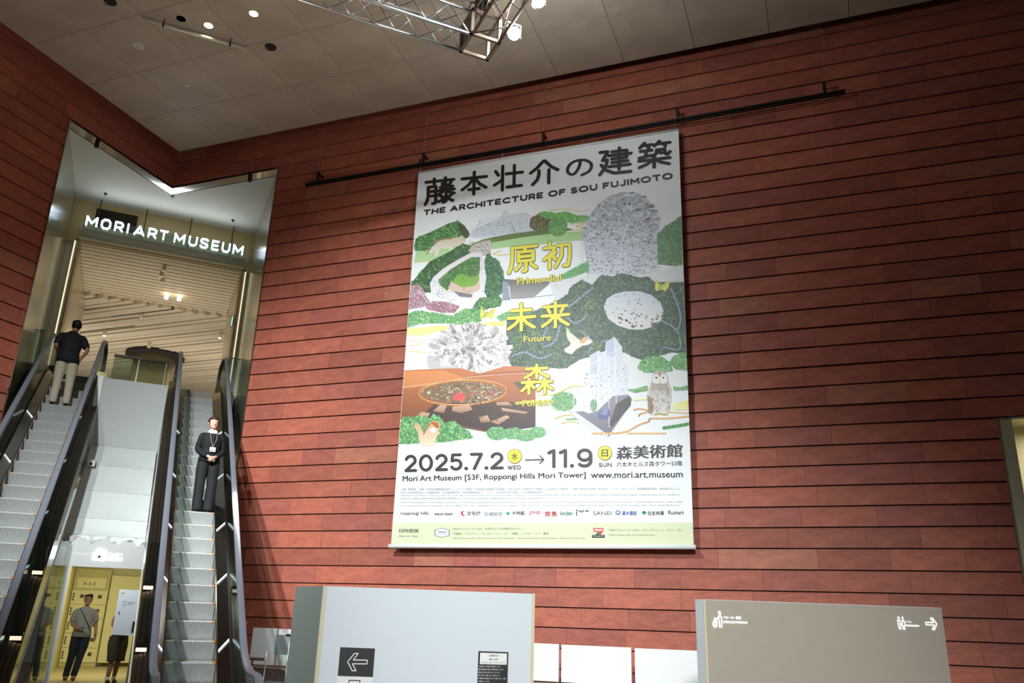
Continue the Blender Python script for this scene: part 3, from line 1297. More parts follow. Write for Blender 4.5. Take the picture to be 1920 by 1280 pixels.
# hedges left
foliage([(765, 588), (780, 582), (800, 584), (826, 588), (852, 592), (860, 588), (850, 606), (820, 606), (790, 606), (763, 614)], (92, 166, 96), (168, 216, 148), 420, 2.6)
foliage([(848, 606), (852, 590), (872, 578), (896, 580), (906, 588), (902, 602), (880, 608), (860, 610)], (80, 156, 84), (158, 210, 138), 330, 2.4)
foliage([(930, 594), (950, 584), (985, 580), (990, 590), (960, 598), (938, 602)], (104, 172, 104), (160, 210, 140), 110, 2.2)
poly([(763, 616), (810, 612), (880, 606), (948, 602), (948, 610), (885, 616), (820, 622), (790, 630), (762, 628)], (236, 226, 120), (240, 236, 170))
line([(766, 638), (785, 640), (792, 644), (770, 648)], 1.2, (238, 230, 140))
line([(766, 658), (790, 660), (815, 662)], 1.4, (238, 230, 120))
# tower with many balconies
tower = [(1102, 512), (1096, 470), (1094, 440), (1098, 420), (1108, 400), (1122, 382), (1142, 368), (1165, 360), (1188, 360), (1208, 368), (1224, 384), (1232, 404), (1236, 430), (1236, 460), (1232, 490), (1230, 508), (1190, 516), (1150, 514)]
poly(tower, (176, 182, 196), (208, 212, 222))
L = [lay() for _ in range(8)]
for i in range(900):
    x, y = rnd.uniform(1092, 1240), rnd.uniform(358, 512)
    if not inside(tower, x, y):
        continue
    up = max(0, (470 - y) / 110)
    cx = 1166
    ang = (x - cx) / 70 * .5
    w, h = rnd.uniform(3.5, 8.5) * (1 + .35 * up), rnd.uniform(1.0, 2.2) * (1 + 1.8 * up)
    g = rnd.choice([232, 222, 214, 200, 186, 168, 150])
    c = rgb((g - 6, g - 2, g + 6), 5)
    s_ = 1 if x > cx else -1
    P = [(x - w * .5, y + s_ * w * .12), (x + w * .5, y - s_ * w * .12 * (1 + up)), (x + w * .5 + up * s_ * 2, y + h), (x - w * .45, y + h + .5)]
    ART.add([BP(a, b, L[i % 8]) for a, b in P], [(0, 1, 2, 3)], c)
for i in range(190):
    x, y = rnd.uniform(1098, 1234), rnd.uniform(400, 510)
    if inside(tower, x, y):
        fleck(x, y, 1.1, 1.7, rgb((104, 108, 126), 16), L[7] + .00004, 1.57)
lay()
line([(1160, 506), (1163, 480), (1168, 450), (1176, 420), (1184, 405)], 3, (226, 230, 240))
line([(1182, 500), (1180, 480), (1184, 462)], 2, (222, 226, 236))
for i in range(46):
    y = 400 + i * 2.4
    x = 1094 if i % 2 else 1232
    a = rnd.uniform(3, 8)
    line([(x - a if x < 1160 else x, y + 1), (x if x < 1160 else x + a, y)], 1., (196, 202, 214), False)
# woods at the right edge
foliage([(1234, 494), (1232, 440), (1248, 424), (1270, 410), (1277, 404), (1282, 496), (1260, 498)], (58, 112, 60), (120, 178, 98), 620, 2.6)
foliage([(1046, 520), (1068, 506), (1088, 496), (1104, 488), (1104, 508), (1062, 524)], (86, 160, 90), (140, 200, 120), 170, 2.2)
poly([(1030, 530), (1100, 514), (1150, 514), (1190, 518), (1240, 506), (1282, 497), (1283, 524), (1250, 530), (1200, 524), (1150, 530), (1090, 536), (1060, 556), (1040, 560)], (222, 224, 226))
line([(1102, 500), (1102, 522)], .7, (120, 126, 136), False)
# aerial woodland with paths and the perforated dome
wood = [(950, 600), (975, 590), (1000, 584), (1040, 566), (1064, 552), (1068, 540), (1090, 524), (1110, 534), (1126, 516), (1150, 518), (1165, 512), (1200, 520), (1215, 518), (1226, 528), (1252, 530), (1282, 528), (1290, 600), (1292, 664), (1260, 660), (1232, 668), (1210, 676), (1190, 670), (1150, 650), (1110, 668), (1090, 672), (1060, 690), (1042, 690), (1000, 686), (960, 688), (948, 660)]
foliage(wood, (46, 66, 58), (104, 136, 92), 5200, 2.9)
for p_ in ([(1066, 576), (1090, 556), (1112, 540)], [(1060, 590), (1078, 606), (1100, 592)], [(1088, 620), (1110, 640), (1104, 660)], [(960, 668), (984, 660), (1012, 672), (1034, 664)], [(1010, 640), (1024, 620), (1024, 604)], [(1240, 600), (1270, 620), (1274, 654), (1244, 650)], [(1050, 610), (1040, 640), (1020, 650)], [(1258, 540), (1276, 590), (1270, 622)], [(1130, 640), (1160, 636)]):
    line(p_, 3.2, (152, 166, 190))
for (x, y) in ((1070, 625), (1262, 640), (1120, 650), (970, 640), (1000, 620), (1108, 570)):
    foliage(oval(x, y, 12, 10, 12, .1), (54, 82, 52), (128, 160, 92), 60, 2.4)
dome = [(1132, 575), (1138, 560), (1152, 551), (1172, 546), (1200, 546), (1222, 553), (1238, 566), (1244, 582), (1240, 600), (1226, 612), (1204, 618), (1180, 617), (1158, 610), (1140, 597)]
poly(dome, (212, 220, 232), (234, 234, 232))
for i in range(95):
    x, y = rnd.uniform(1132, 1242), rnd.uniform(548, 616)
    if inside(dome, x, y):
        k = max(0, (y - 578) / 36)
        s_ = rnd.uniform(.8, 1.8) + k * rnd.uniform(.4, 3.2)
        fleck(x, y, s_, s_ * .7, rgb(rnd.choice([(128, 112, 92), (96, 92, 96), (150, 128, 86)]), 10), LAY[0] + .000014, .3, 8)
lay()
line([(1040, 528), (1047, 544)], 1, (190, 190, 180))
# butterflies
for (x, y) in ((1240, 536), (912, 588)):
    poly([(x - 10, y - 16), (x - 4, y - 4), (x + 2, y - 2), (x + 16, y - 12), (x + 14, y + 2), (x + 8, y + 10), (x, y + 6), (x - 10, y + 10), (x - 12, y + 2)], (226, 222, 96), j=4)
    line([(x - 8, y - 10), (x - 3, y)], .8, (150, 146, 60), False)
    line([(x + 12, y - 8), (x, y + 4)], .8, (150, 146, 60), False)
    line([(x - 6, y + 6), (x + 2, y - 4)], 1.4, (110, 120, 130), False)
# paper-shard house
sh = [(800, 668), (812, 650), (806, 640), (822, 630), (840, 616), (866, 608), (896, 606), (930, 612), (942, 624), (948, 642), (958, 662), (946, 680), (920, 688), (906, 700), (890, 694), (862, 692), (836, 690), (818, 697), (802, 688)]
poly(sh, (206, 200, 202))
L = [lay() for _ in range(6)]
for i in range(300):
    a = rnd.uniform(0, 6.28)
    rr = rnd.random() ** .6
    x, y = 880 + 72 * rr * math.cos(a), 652 + 42 * rr * math.sin(a)
    if not inside(sh, x, y):
        continue
    w, h = rnd.uniform(4, 12), rnd.uniform(2, 6)
    th = math.atan2(y - 652, x - 880) + rnd.uniform(-.5, .5)
    g = rnd.choice([236, 230, 222, 214, 200, 184])
    P = [(x + dx * math.cos(th) - dy * math.sin(th), y + dx * math.sin(th) + dy * math.cos(th)) for dx, dy in ((-w, -h), (w, -h * .8), (w * .9, h), (-w, h * .8))]
    ART.add([BP(p, q, L[i % 6]) for p, q in P], [(0, 1, 2, 3)], rgb((g + 2, g - 2, g - 4), 5))
for i in range(260):
    x, y = rnd.uniform(804, 954), rnd.uniform(608, 694)
    if inside(sh, x, y):
        fleck(x, y, rnd.uniform(.6, 1.8), .4, rgb((132, 122, 132), 26), L[5] + .00004)
lay()
# orange dusk photo with the ring
poly([(754, 694), (800, 692), (864, 690), (900, 700), (946, 686), (1000, 688), (1004, 690), (1004, 800), (924, 812), (830, 790), (748, 786)], (206, 130, 84), (118, 72, 52))
poly([(754, 696), (830, 694), (866, 706), (868, 716), (800, 724), (752, 728)], (226, 150, 94), (214, 138, 88))
poly([(900, 700), (1004, 692), (1004, 702), (880, 706)], (178, 110, 78))
line([(754, 726), (830, 716), (890, 706), (960, 701), (1004, 700)], 1.2, (234, 196, 160))
poly([(790, 780), (815, 756), (950, 752), (1004, 760), (1004, 800), (924, 812), (860, 800)], (96, 74, 66), (78, 66, 68))
foliage(oval(866, 735, 76, 20, 26), (126, 86, 66), (216, 176, 130), 420, 2.2, j=22)
for i in range(70):
    fleck(rnd.uniform(800, 935), rnd.uniform(722, 748), rnd.uniform(1.5, 4), 1.2, rgb(rnd.choice([(240, 210, 170), (250, 240, 220), (226, 92, 84), (110, 130, 84), (190, 196, 206), (96, 72, 60)]), 12), LAY[0] + .000014, 0)
lay()
poly([(848, 744), (862, 734), (874, 744), (868, 752), (852, 750)], (232, 96, 92))
ring = [(868 + 82 * math.cos(t * .3142), 736 + 23 * math.sin(t * .3142) - 3 * math.cos(t * .3142)) for t in range(21)]
line(ring, 3.6, (222, 142, 76))
line([(a, b - 1.2) for a, b in ring], 1.0, (246, 214, 160))
for P_ in ([(812, 770), (826, 758), (838, 760), (832, 774)], [(848, 762), (880, 758), (886, 768), (864, 774), (848, 770)], [(898, 782), (914, 778), (920, 790), (902, 792)], [(930, 754), (952, 753), (962, 760), (932, 760)], [(920, 790), (950, 778), (956, 782), (934, 796)], [(940, 764), (990, 772), (986, 776), (942, 770)], [(776, 786), (790, 772), (806, 774), (800, 788)]):
    poly(P_, (214, 176, 148), (170, 130, 108), j=5)
for i in range(50):
    fleck(rnd.uniform(880, 940), rnd.uniform(752, 800), 2.2, 1, rgb((74, 84, 52), 14), LAY[0] + .000014)
lay()
line([(864, 798), (900, 806), (924, 811)], 2, (150, 104, 76))
poly([(962, 716), (1004, 716), (1004, 730), (975, 730)], (98, 96, 70))
# front left hedge with the squirrel
foliage([(748, 788), (760, 780), (776, 782), (790, 778), (806, 784), (812, 776), (826, 782), (832, 792), (852, 790), (864, 800), (878, 806), (888, 820), (862, 824), (830, 828), (790, 830), (745, 832)], (66, 142, 72), (166, 220, 150), 950, 3.0)
foliage(oval(931, 812, 19, 13, 16, .05), (86, 158, 96), (158, 210, 148), 190, 2)
foliage(oval(962, 812, 18, 11, 16, .05), (86, 158, 96), (158, 210, 148), 170, 2)
foliage(oval(985, 816, 20, 11, 16, .05), (92, 164, 98), (164, 214, 150), 180, 2)
foliage(oval(1008, 810, 16, 10, 16, .05), (92, 164, 98), (160, 212, 150), 150, 2)
poly([(790, 834), (785, 822), (784, 808), (776, 800), (778, 792), (786, 794), (790, 802), (794, 812), (800, 800), (806, 792), (814, 788), (822, 792), (826, 800), (822, 808), (826, 812), (820, 816), (816, 828), (812, 836), (800, 836)], (214, 168, 116), (248, 226, 200))
line([(794, 814), (800, 803), (807, 795)], 1.6, (132, 90, 60))
poly([(806, 794), (812, 790), (822, 793), (824, 802), (818, 802), (812, 796)], (196, 112, 60))
poly(oval(812, 806, 6, 5, 10), (246, 238, 226))
fleck(817, 799, 1.1, 1.1, rgb((40, 30, 28)), lay())
# white bird
poly([(1062, 612), (1068, 622), (1080, 632), (1088, 638), (1096, 631), (1102, 632), (1105, 635), (1112, 640), (1104, 646), (1092, 648), (1080, 655), (1072, 664), (1060, 660), (1058, 654), (1068, 648), (1070, 644), (1063, 632)], (232, 226, 206), (244, 240, 226))
poly([(1086, 640), (1096, 631), (1103, 633), (1101, 638), (1092, 645)], (230, 180, 130))
line([(1066, 622), (1078, 638)], .8, (196, 188, 162), False)
fleck(1100, 634, .8, .8, rgb((40, 36, 30)), lay())
# glass house model at the right
foliage(oval(1056, 752, 24, 18, 16, .05), (92, 160, 96), (156, 206, 140), 330, 2.2)
poly([(1068, 772), (1100, 770), (1132, 738), (1176, 738), (1184, 746), (1182, 758), (1148, 806), (1142, 818), (1112, 800), (1076, 784)], (150, 148, 160), (120, 118, 128))
poly([(1076, 770), (1142, 816), (1138, 820), (1066, 776)], (216, 218, 224))
hs = [(1092, 745), (1096, 712), (1104, 690), (1106, 666), (1122, 657), (1134, 664), (1136, 642), (1152, 631), (1166, 650), (1168, 676), (1176, 684), (1176, 740), (1150, 742), (1120, 770), (1104, 775), (1092, 770)]
poly(hs, (220, 224, 236), (232, 234, 242))
poly([(1136, 644), (1152, 632), (1152, 668), (1136, 668)], (196, 206, 230))
poly([(1106, 668), (1122, 658), (1121, 700), (1106, 702)], (206, 212, 226))
for (a, b) in (((1136, 644), (1136, 740)), ((1152, 632), (1153, 742)), ((1166, 650), (1167, 740)), ((1106, 668), (1106, 774)), ((1121, 658), (1120, 770)), ((1142, 668), (1142, 800)), ((1154, 668), (1156, 780)), ((1076, 700), (1075, 775)), ((1086, 722), (1086, 766)), ((1176, 684), (1176, 738)), ((1106, 735), (1150, 728)), ((1104, 746), (1122, 745)), ((1086, 736), (1106, 735)), ((1136, 668), (1166, 650)), ((1106, 684), (1134, 666))):
    line([a, b], 1.0, (248, 250, 252), False)
for i in range(80):
    fleck(rnd.uniform(1094, 1174), rnd.uniform(690, 765), rnd.uniform(.6, 1.8), rnd.uniform(.6, 1.6), rgb(rnd.choice([(170, 176, 200), (150, 166, 150), (196, 168, 156), (120, 126, 160)]), 12), LAY[0] + .000014)
lay()
poly([(1120, 778), (1130, 766), (1142, 766), (1144, 778), (1138, 786), (1124, 786)], (98, 108, 152))
poly([(1126, 776), (1134, 762), (1140, 768), (1138, 778)], (138, 150, 190))
poly([(1156, 756), (1180, 742), (1184, 748), (1182, 760), (1148, 800), (1142, 796)], (88, 84, 86))
foliage(oval(1113, 760, 7, 12, 10), (120, 160, 120), (180, 206, 176), 40, 1.6)
# right hedges, branches, owl
foliage([(1195, 690), (1200, 678), (1214, 668), (1232, 667), (1248, 672), (1258, 684), (1262, 694), (1240, 698), (1210, 698)], (82, 156, 84), (164, 214, 150), 330, 2.4)
foliage([(1254, 680), (1262, 668), (1278, 661), (1290, 661), (1290, 694), (1268, 692)], (82, 156, 84), (164, 214, 150), 230, 2.4)
foliage([(1176, 730), (1196, 728), (1214, 722), (1214, 732), (1190, 736)], (96, 166, 96), (170, 214, 140), 60, 2)
foliage([(1262, 724), (1276, 726), (1290, 722), (1291, 730), (1264, 732)], (96, 166, 96), (170, 214, 140), 60, 2)
poly([(1260, 758), (1292, 750), (1293, 768), (1262, 768)], (238, 234, 130), (242, 240, 180))
for p_, c, w in (([(1188, 768), (1200, 766), (1216, 770), (1200, 776), (1198, 780)], (240, 190, 140), 3), ([(1252, 772), (1292, 774)], (238, 200, 140), 2.5), ([(1110, 812), (1150, 812), (1176, 808), (1198, 796), (1216, 790), (1220, 784), (1250, 784), (1292, 780)], (240, 190, 130), 3.2), ([(1176, 812), (1210, 812), (1248, 812)], (240, 204, 140), 3), ([(1244, 802), (1270, 798), (1293, 794)], (112, 184, 112), 6), ([(1040, 785), (1058, 778), (1074, 778)], (242, 214, 140), 2), ([(1052, 793), (1072, 790), (1086, 793)], (242, 214, 140), 2), ([(1062, 786), (1080, 785)], (130, 190, 130), 3), ([(1004, 741), (1040, 738), (1072, 724), (1090, 724)], (240, 228, 120), 2), ([(968, 756), (1004, 752), (1036, 752)], (238, 232, 120), 5), ([(1188, 750), (1216, 748)], (240, 236, 140), 2)):
    line(p_, w, c)
owl = [(1214, 736), (1218, 722), (1221, 716), (1222, 704), (1228, 696), (1237, 694), (1247, 697), (1253, 706), (1254, 718), (1259, 728), (1259, 746), (1256, 764), (1252, 776), (1220, 777), (1214, 762)]
poly(owl, (196, 184, 172), (226, 222, 216))
poly(oval(1230, 710, 7.5, 9, 14), (238, 236, 232))
poly(oval(1244, 710, 7.5, 9, 14), (238, 236, 232))
line([(1237, 697), (1237, 706)], 2, (156, 112, 84), False)
for sx in (1230.5, 1243.5):
    fleck(sx, 708, 2.1, 2.1, rgb((70, 68, 66)), lay(), 0, 8)
poly([(1235, 711), (1239, 711), (1237, 720)], (228, 206, 80))
poly([(1213, 740), (1220, 744), (1226, 762), (1222, 776), (1216, 774)], (160, 136, 114))
for i in range(90):
    x, y = rnd.uniform(1220, 1256), rnd.uniform(726, 774)
    line([(x, y), (x + rnd.uniform(-1, 1), y + rnd.uniform(3, 6))], .7, rnd.choice([(140, 120, 104), (170, 156, 142), (110, 96, 86)]), False)
for i in range(5):
    line([(1222, 719 + i * 2.4), (1237, 721 + i * 2.4), (1252, 719 + i * 2.4)], .7, (130, 116, 104))
line([(1228, 777), (1236, 775), (1244, 777), (1252, 776)], 2.4, (230, 214, 100))
# bottom band
poly([(736.5, 980), (1299, 979), (1301, 1022), (733.5, 1021)], (214, 222, 186), (210, 218, 180))
ART.build('printed_artwork', 'banner_print', ban, color=True, label='collage of green woods, white buildings and animals printed on the banner')

# --- lettering
G_ = {
    '藤': [[(5, 12), (95, 12)], [(32, 2), (32, 22)], [(68, 2), (68, 22)], [(13, 32), (13, 68), (10, 84), (4, 97)], [(13, 32), (38, 32), (38, 90), (36, 96), (28, 97)], [(13, 50), (38, 50)], [(13, 67), (38, 67)],
         [(58, 24), (61, 31)], [(86, 22), (80, 31)], [(52, 38), (92, 38)], [(46, 50), (97, 50)], [(70, 26), (68, 42), (60, 56), (45, 66)], [(74, 50), (82, 60), (97, 66)], [(71, 60), (71, 94), (62, 97)], [(53, 70), (60, 76)], [(48, 92), (63, 84)], [(89, 69), (80, 77)], [(78, 84), (93, 94)]],
    '本': [[(5, 28), (95, 28)], [(50, 4), (50, 97)], [(47, 30), (30, 56), (6, 74)], [(53, 30), (70, 56), (94, 74)], [(31, 76), (69, 76)]],
    '壮': [[(8, 22), (18, 38)], [(5, 74), (22, 64), (32, 54)], [(32, 5), (32, 97)], [(44, 36), (98, 36)], [(71, 6), (71, 86)], [(48, 87), (95, 87)]],
    '介': [[(4, 50), (26, 32), (44, 10), (50, 5), (56, 10), (74, 32), (97, 48)], [(33, 44), (33, 60), (28, 80), (12, 97)], [(67, 44), (67, 97)]],
    'の': [[(52, 14), (50, 40), (42, 64), (30, 82), (18, 82), (7, 68), (6, 48), (16, 26), (34, 13), (54, 10), (76, 16), (92, 34), (94, 58), (84, 78), (60, 92)]],
    '建': [[(62, 3), (62, 80)], [(40, 14), (84, 14), (84, 40)], [(30, 27), (97, 27)], [(40, 40), (84, 40)], [(40, 53), (88, 53)], [(33, 67), (95, 67)], [(4, 12), (27, 12), (12, 42), (26, 42), (22, 66), (4, 92)], [(8, 58), (22, 78), (48, 92), (97, 93)]],
    '築': [[(20, 3), (6, 20)], [(16, 12), (44, 12)], [(28, 14), (33, 24)], [(64, 2), (50, 18)], [(60, 11), (95, 11)], [(76, 13), (82, 23)], [(8, 33), (42, 33)], [(25, 33), (25, 54)], [(5, 58), (44, 52)], [(57, 34), (56, 46), (46, 58)], [(57, 34), (80, 34), (80, 48), (88, 56), (96, 46)], [(64, 42), (70, 48)],
         [(4, 69), (96, 69)], [(50, 60), (50, 98)], [(45, 71), (28, 84), (6, 93)], [(55, 71), (70, 82), (94, 92)]],
    '原': [[(12, 8), (96, 8)], [(13, 8), (13, 50), (10, 76), (2, 95)], [(58, 12), (53, 24)], [(34, 25), (84, 25), (84, 58), (34, 58), (34, 25)], [(34, 42), (84, 42)], [(60, 60), (60, 92), (50, 95)], [(42, 70), (26, 88)], [(76, 70), (94, 86)]],
    '初': [[(24, 3), (24, 18)], [(5, 22), (42, 22), (30, 44), (5, 64)], [(24, 46), (24, 97)], [(44, 40), (32, 52), (44, 66)], [(50, 16), (92, 16), (92, 60), (86, 92), (72, 92)], [(66, 18), (64, 56), (44, 94)]],
    '未': [[(16, 26), (84, 26)], [(4, 52), (96, 52)], [(50, 4), (50, 97)], [(45, 55), (30, 74), (6, 90)], [(55, 55), (70, 74), (94, 90)]],
    '来': [[(10, 20), (90, 20)], [(4, 54), (96, 54)], [(50, 3), (50, 97)], [(24, 30), (31, 42)], [(76, 30), (69, 42)], [(45, 57), (30, 75), (6, 92)], [(55, 57), (70, 75), (94, 92)]],
    '森': [[(16, 14), (84, 14)], [(50, 2), (50, 46)], [(46, 18), (34, 32), (12, 44)], [(54, 18), (66, 32), (88, 44)], [(3, 60), (46, 60)], [(25, 50), (25, 98)], [(23, 63), (14, 78), (2, 88)], [(28, 63), (42, 80)], [(54, 60), (98, 60)], [(76, 50), (76, 98)], [(73, 63), (64, 78), (54, 88)], [(79, 63), (88, 78), (99, 86)]],
}


def glyph(mb, ch, T2, w, col):
    for s_ in G_[ch]:
        p = smooth_path(s_, 6) if ch in 'の' else s_
        stroke(mb, p, w, T2, col, 12)


INK = (.018, .014, .012, 1)


def lerp2(a, b, t):
    return (a[0] + (b[0] - a[0]) * t, a[1] + (b[1] - a[1]) * t)


def row_T(tl, tr, bl, br, layer):
    """unit coords x 0..1, y 0..1 downwards"""
    A, B, C2, D2 = (BP(*p, layer) for p in (tl, tr, bl, br))
    return lambda a, b: A * (1 - a) * (1 - b) + B * a * (1 - b) + C2 * (1 - a) * b + D2 * a * b


TI = MB()
title = [('藤', 794, 855, 330, 387), ('本', 862, 916, 318, 370), ('壮', 923, 982, 305, 362), ('介', 991, 1049, 296, 350), ('の', 1060, 1113, 294, 336), ('建', 1121, 1186, 273, 334), ('築', 1194, 1260, 261, 320)]
TLAY = LAY[0] + .0006
BN = uw(0, -1, 0)
for ch, x0, x1, y0, y1 in title:
    sl = .166 * (x1 - x0)
    l = TLAY
    Tq = row_T((x0 + 2, y0 + sl - 4), (x1 - 1, y0), (x0 + 1, y1 - 2), (x1 - 2, y1 - sl + 1), l)
    mb = MB()
    mb.nd = BN
    glyph(mb, ch, lambda x, y, Tq=Tq: Tq(x / 100, y / 100), 12.2 if ch in '本介の' else 11, INK)
    mb.build('title_character', 'banner_print', ban, color=True)
# monoline capitals and figures, 0..1 high, own width
def arc(cx, cy, rx, ry, a0, a1, n=10):
    return [(cx + rx * math.cos(math.radians(a0 + (a1 - a0) * k / n)), cy + ry * math.sin(math.radians(a0 + (a1 - a0) * k / n))) for k in range(n + 1)]


SF = {
    'T': (.78, [[(0, 1), (.78, 1)], [(.39, 1), (.39, 0)]]), 'H': (.74, [[(0, 0), (0, 1)], [(.74, 0), (.74, 1)], [(0, .5), (.74, .5)]]),
    'E': (.62, [[(.62, 1), (0, 1), (0, 0), (.62, 0)], [(0, .5), (.54, .5)]]), 'F': (.6, [[(.6, 1), (0, 1), (0, 0)], [(0, .48), (.5, .48)]]),
    'A': (.86, [[(0, 0), (.43, 1), (.86, 0)], [(.17, .3), (.69, .3)]]), 'R': (.66, [[(0, 0), (0, 1), (.36, 1)] + arc(.36, .7, .28, .3, 90, -90) + [(0, .4)], [(.36, .4), (.66, 0)]]),
    'C': (.82, [arc(.5, .5, .5, .5, 48, 312, 16)]), 'I': (0, [[(0, 0), (0, 1)]]), 'O': (1.0, [arc(.5, .5, .5, .5, 0, 360, 24)]),
    'U': (.72, [[(0, 1), (0, .36)] + arc(.36, .36, .36, .36, 180, 360, 10) + [(.72, 1)]]),
    'S': (.62, [arc(.32, .74, .28, .26, 35, 270, 12) + arc(.31, .25, .31, .25, 88, -150, 12)]),
    'J': (.5, [[(.5, 1), (.5, .28)] + arc(.25, .28, .25, .28, 0, -150, 8)]), 'M': (.86, [[(0, 0), (0, 1), (.43, .34), (.86, 1), (.86, 0)]]),
    'W': (1.1, [[(0, 1), (.27, 0), (.55, .95), (.83, 0), (1.1, 1)]]), 'D': (.76, [[(0, 0), (0, 1), (.3, 1)] + arc(.3, .5, .46, .5, 90, -90, 12) + [(0, 0)]]),
    'N': (.74, [[(0, 0), (0, 1), (.74, 0), (.74, 1)]]),
    '2': (.62, [arc(.31, .7, .3, .3, 165, -30, 10) + [(.0, 0), (.64, 0)]]), '0': (.72, [arc(.36, .5, .36, .5, 0, 360, 24)]),
    '5': (.6, [[(.56, 1), (.08, 1), (.04, .58), (.2, .63)] + arc(.29, .32, .31, .32, 80, -150, 12)]), '7': (.6, [[(0, 1), (.62, 1), (.18, 0)]]),
    '1': (.26, [[(0, .86), (.26, 1), (.26, 0)]]), '9': (.62, [arc(.31, .68, .31, .32, 0, 360, 20), [(.62, .68), (.62, .42)] + arc(.30, .3, .32, .3, 0, -140, 10)]),
    '.': (0, [[(0, .03), (0, .031)]]), ' ': (.12, []),
}


def sign_text(name, body, T, w, gap=.26, col=INK, asp=None):
    """lay a word across the unit square, y up; w = stroke width as part of the height; asp = row width / height"""
    widths = [SF[c][0] for c in body]
    tot = sum(widths) + gap * (len(body) - 1)
    k = asp / tot
    x = 0
    for c, wd_ in zip(body, widths):
        mb = MB()
        mb.nd = BN
        for st in SF[c][1]:
            stroke(mb, [((x + a) * k, b) for a, b in st], w * (1.25 if c == '.' else 1), lambda p, q: T(p / asp, q), col, 10)
        if mb.v:
            mb.build(name, 'banner_print', ban, color=True)
        x += wd_ + gap


Tt = row_T((796, 394.5), (1259, 324.5), (795, 402.5), (1260, 333.5), TLAY)
sign_text('title_letter', 'THE ARCHITECTURE OF SOU FUJIMOTO', lambda a, b: Tt(a, 1 - b), .32, .38, asp=44)
# yellow words
YL = MB()
YL2 = []
YC = lin((234, 222, 72))
YO = lin((96, 84, 30))
for ch, x0, x1, y0, y1 in (('原', 952, 1010, 457, 513), ('初', 1016, 1074, 450, 505), ('未', 949, 1006, 566, 622), ('来', 1013, 1070, 562, 616), ('森', 976, 1037, 681, 740)):
    sl = -.10 * (x1 - x0) if y0 < 560 else (-.07 * (x1 - x0) if y0 < 650 else -.04 * (x1 - x0))
    mb = MB()
    mb.nd = BN
    for w, c, l in ((15.5, YO, TLAY), (11.5, YC, TLAY + .0003)):
        Tq = row_T((x0 + 2, y0 - sl / 2 + 2), (x1 - 2, y0 + sl / 2 + 2), (x0 + 1, y1 - sl / 2 - 2), (x1 - 1, y1 + sl / 2 - 2), l)
        glyph(mb, ch, lambda x, y, Tq=Tq: Tq(x / 100, y / 100), w * (.86 if ch == '森' else 1), c)
    mb.build('yellow_character', 'banner_print', ban, color=True)
for s_, q in (('Primordial', ((970, 520), (1052, 513), (970, 534), (1052, 526))), ('Future', ((982, 630), (1033, 627), (982, 641), (1033, 638))), ('Forest', ((980, 750), (1030, 748), (980, 762), (1030, 760)))):
    Ta, Tb = row_T(*q, TLAY + .0001), row_T(*q, TLAY + .0004)
    YL = MB()
    YL.nd = BN
    put_text(YL, s_, lambda a, b: Ta(a, 1 - b), 0, 0, 1, 1, YO, .018)
    put_text(YL, s_, lambda a, b: Tb(a, 1 - b), 0, 0, 1, 1, YC, .006)
    YL.build('yellow_word', 'banner_print', ban, color=True)
# dates and small print
DT = MB()
DT.nd = BN
IK2 = lin((66, 60, 62))


def btext(s_, x0, yt, x1, yb, slope=-.03, col=INK, bold=0., l=TLAY + .0002):
    dy = slope * (x1 - x0)
    T_ = row_T((x0, yt), (x1, yt + dy), (x0, yb), (x1, yb + dy), l)
    put_text(DT, s_, lambda a, b: T_(a, 1 - b), 0, 0, 1, 1, col, bold)


for s_, x0, yt, x1, yb, slp, w, gp, asp in (('2025.7.2', 761, 855, 941, 882, -.03, .19, .33, 5.9), ('11.9', 1029, 844.5, 1107.5, 874.5, -.02, .19, .34, 2.42), ('WED', 952.5, 873, 976, 879.5, -.03, .2, .34, 3.4), ('SUN', 1123, 868, 1146, 874.5, -.02, .2, .34, 3.3)):
    dy = slp * (x1 - x0)
    T_ = row_T((x0, yt), (x1, yt + dy), (x0, yb), (x1, yb + dy), TLAY)
    sign_text('date_character', s_, lambda a, b: T_(a, 1 - b), w, gp, col=IK2, asp=asp)
for (x, y, ch) in ((965, 855, '水'), (1134, 849, '日')):
    for rr, c, l in ((13.4, IK2, (TLAY + .0002)), (12.6, YC, (TLAY + .0003))):
        DT.add([BP(x + rr * math.cos(k * .2618), y + rr * 1.02 * math.sin(k * .2618), l) for k in range(24)], [tuple(range(24))], c)
    btext(ch, x - 6, y - 6, x + 6, y + 7, -.03, IK2, .02, (TLAY + .0006))
l = (TLAY + .0002)
for p_ in ([(985, 862), (1019, 861)], [(1012, 854), (1019.5, 861), (1012, 868)]):
    stroke(DT, p_, 2.0, lambda x, y: BP(x, y, l), IK2, 8)
btext('森美術館', 1156, 836.5, 1279, 861, -.04, IK2, .006)
btext('六本木ヒルズ森タワー53階', 1156, 865.5, 1279, 875, -.02, IK2, .0)
btext('Mori Art Museum [53F, Roppongi Hills Mori Tower]', 755, 892, 1098, 905, -.022, INK, .0006)
btext('www.mori.art.museum', 1108, 884.5, 1280, 896, -.01, INK, .0012)
GR = lin((150, 154, 160))
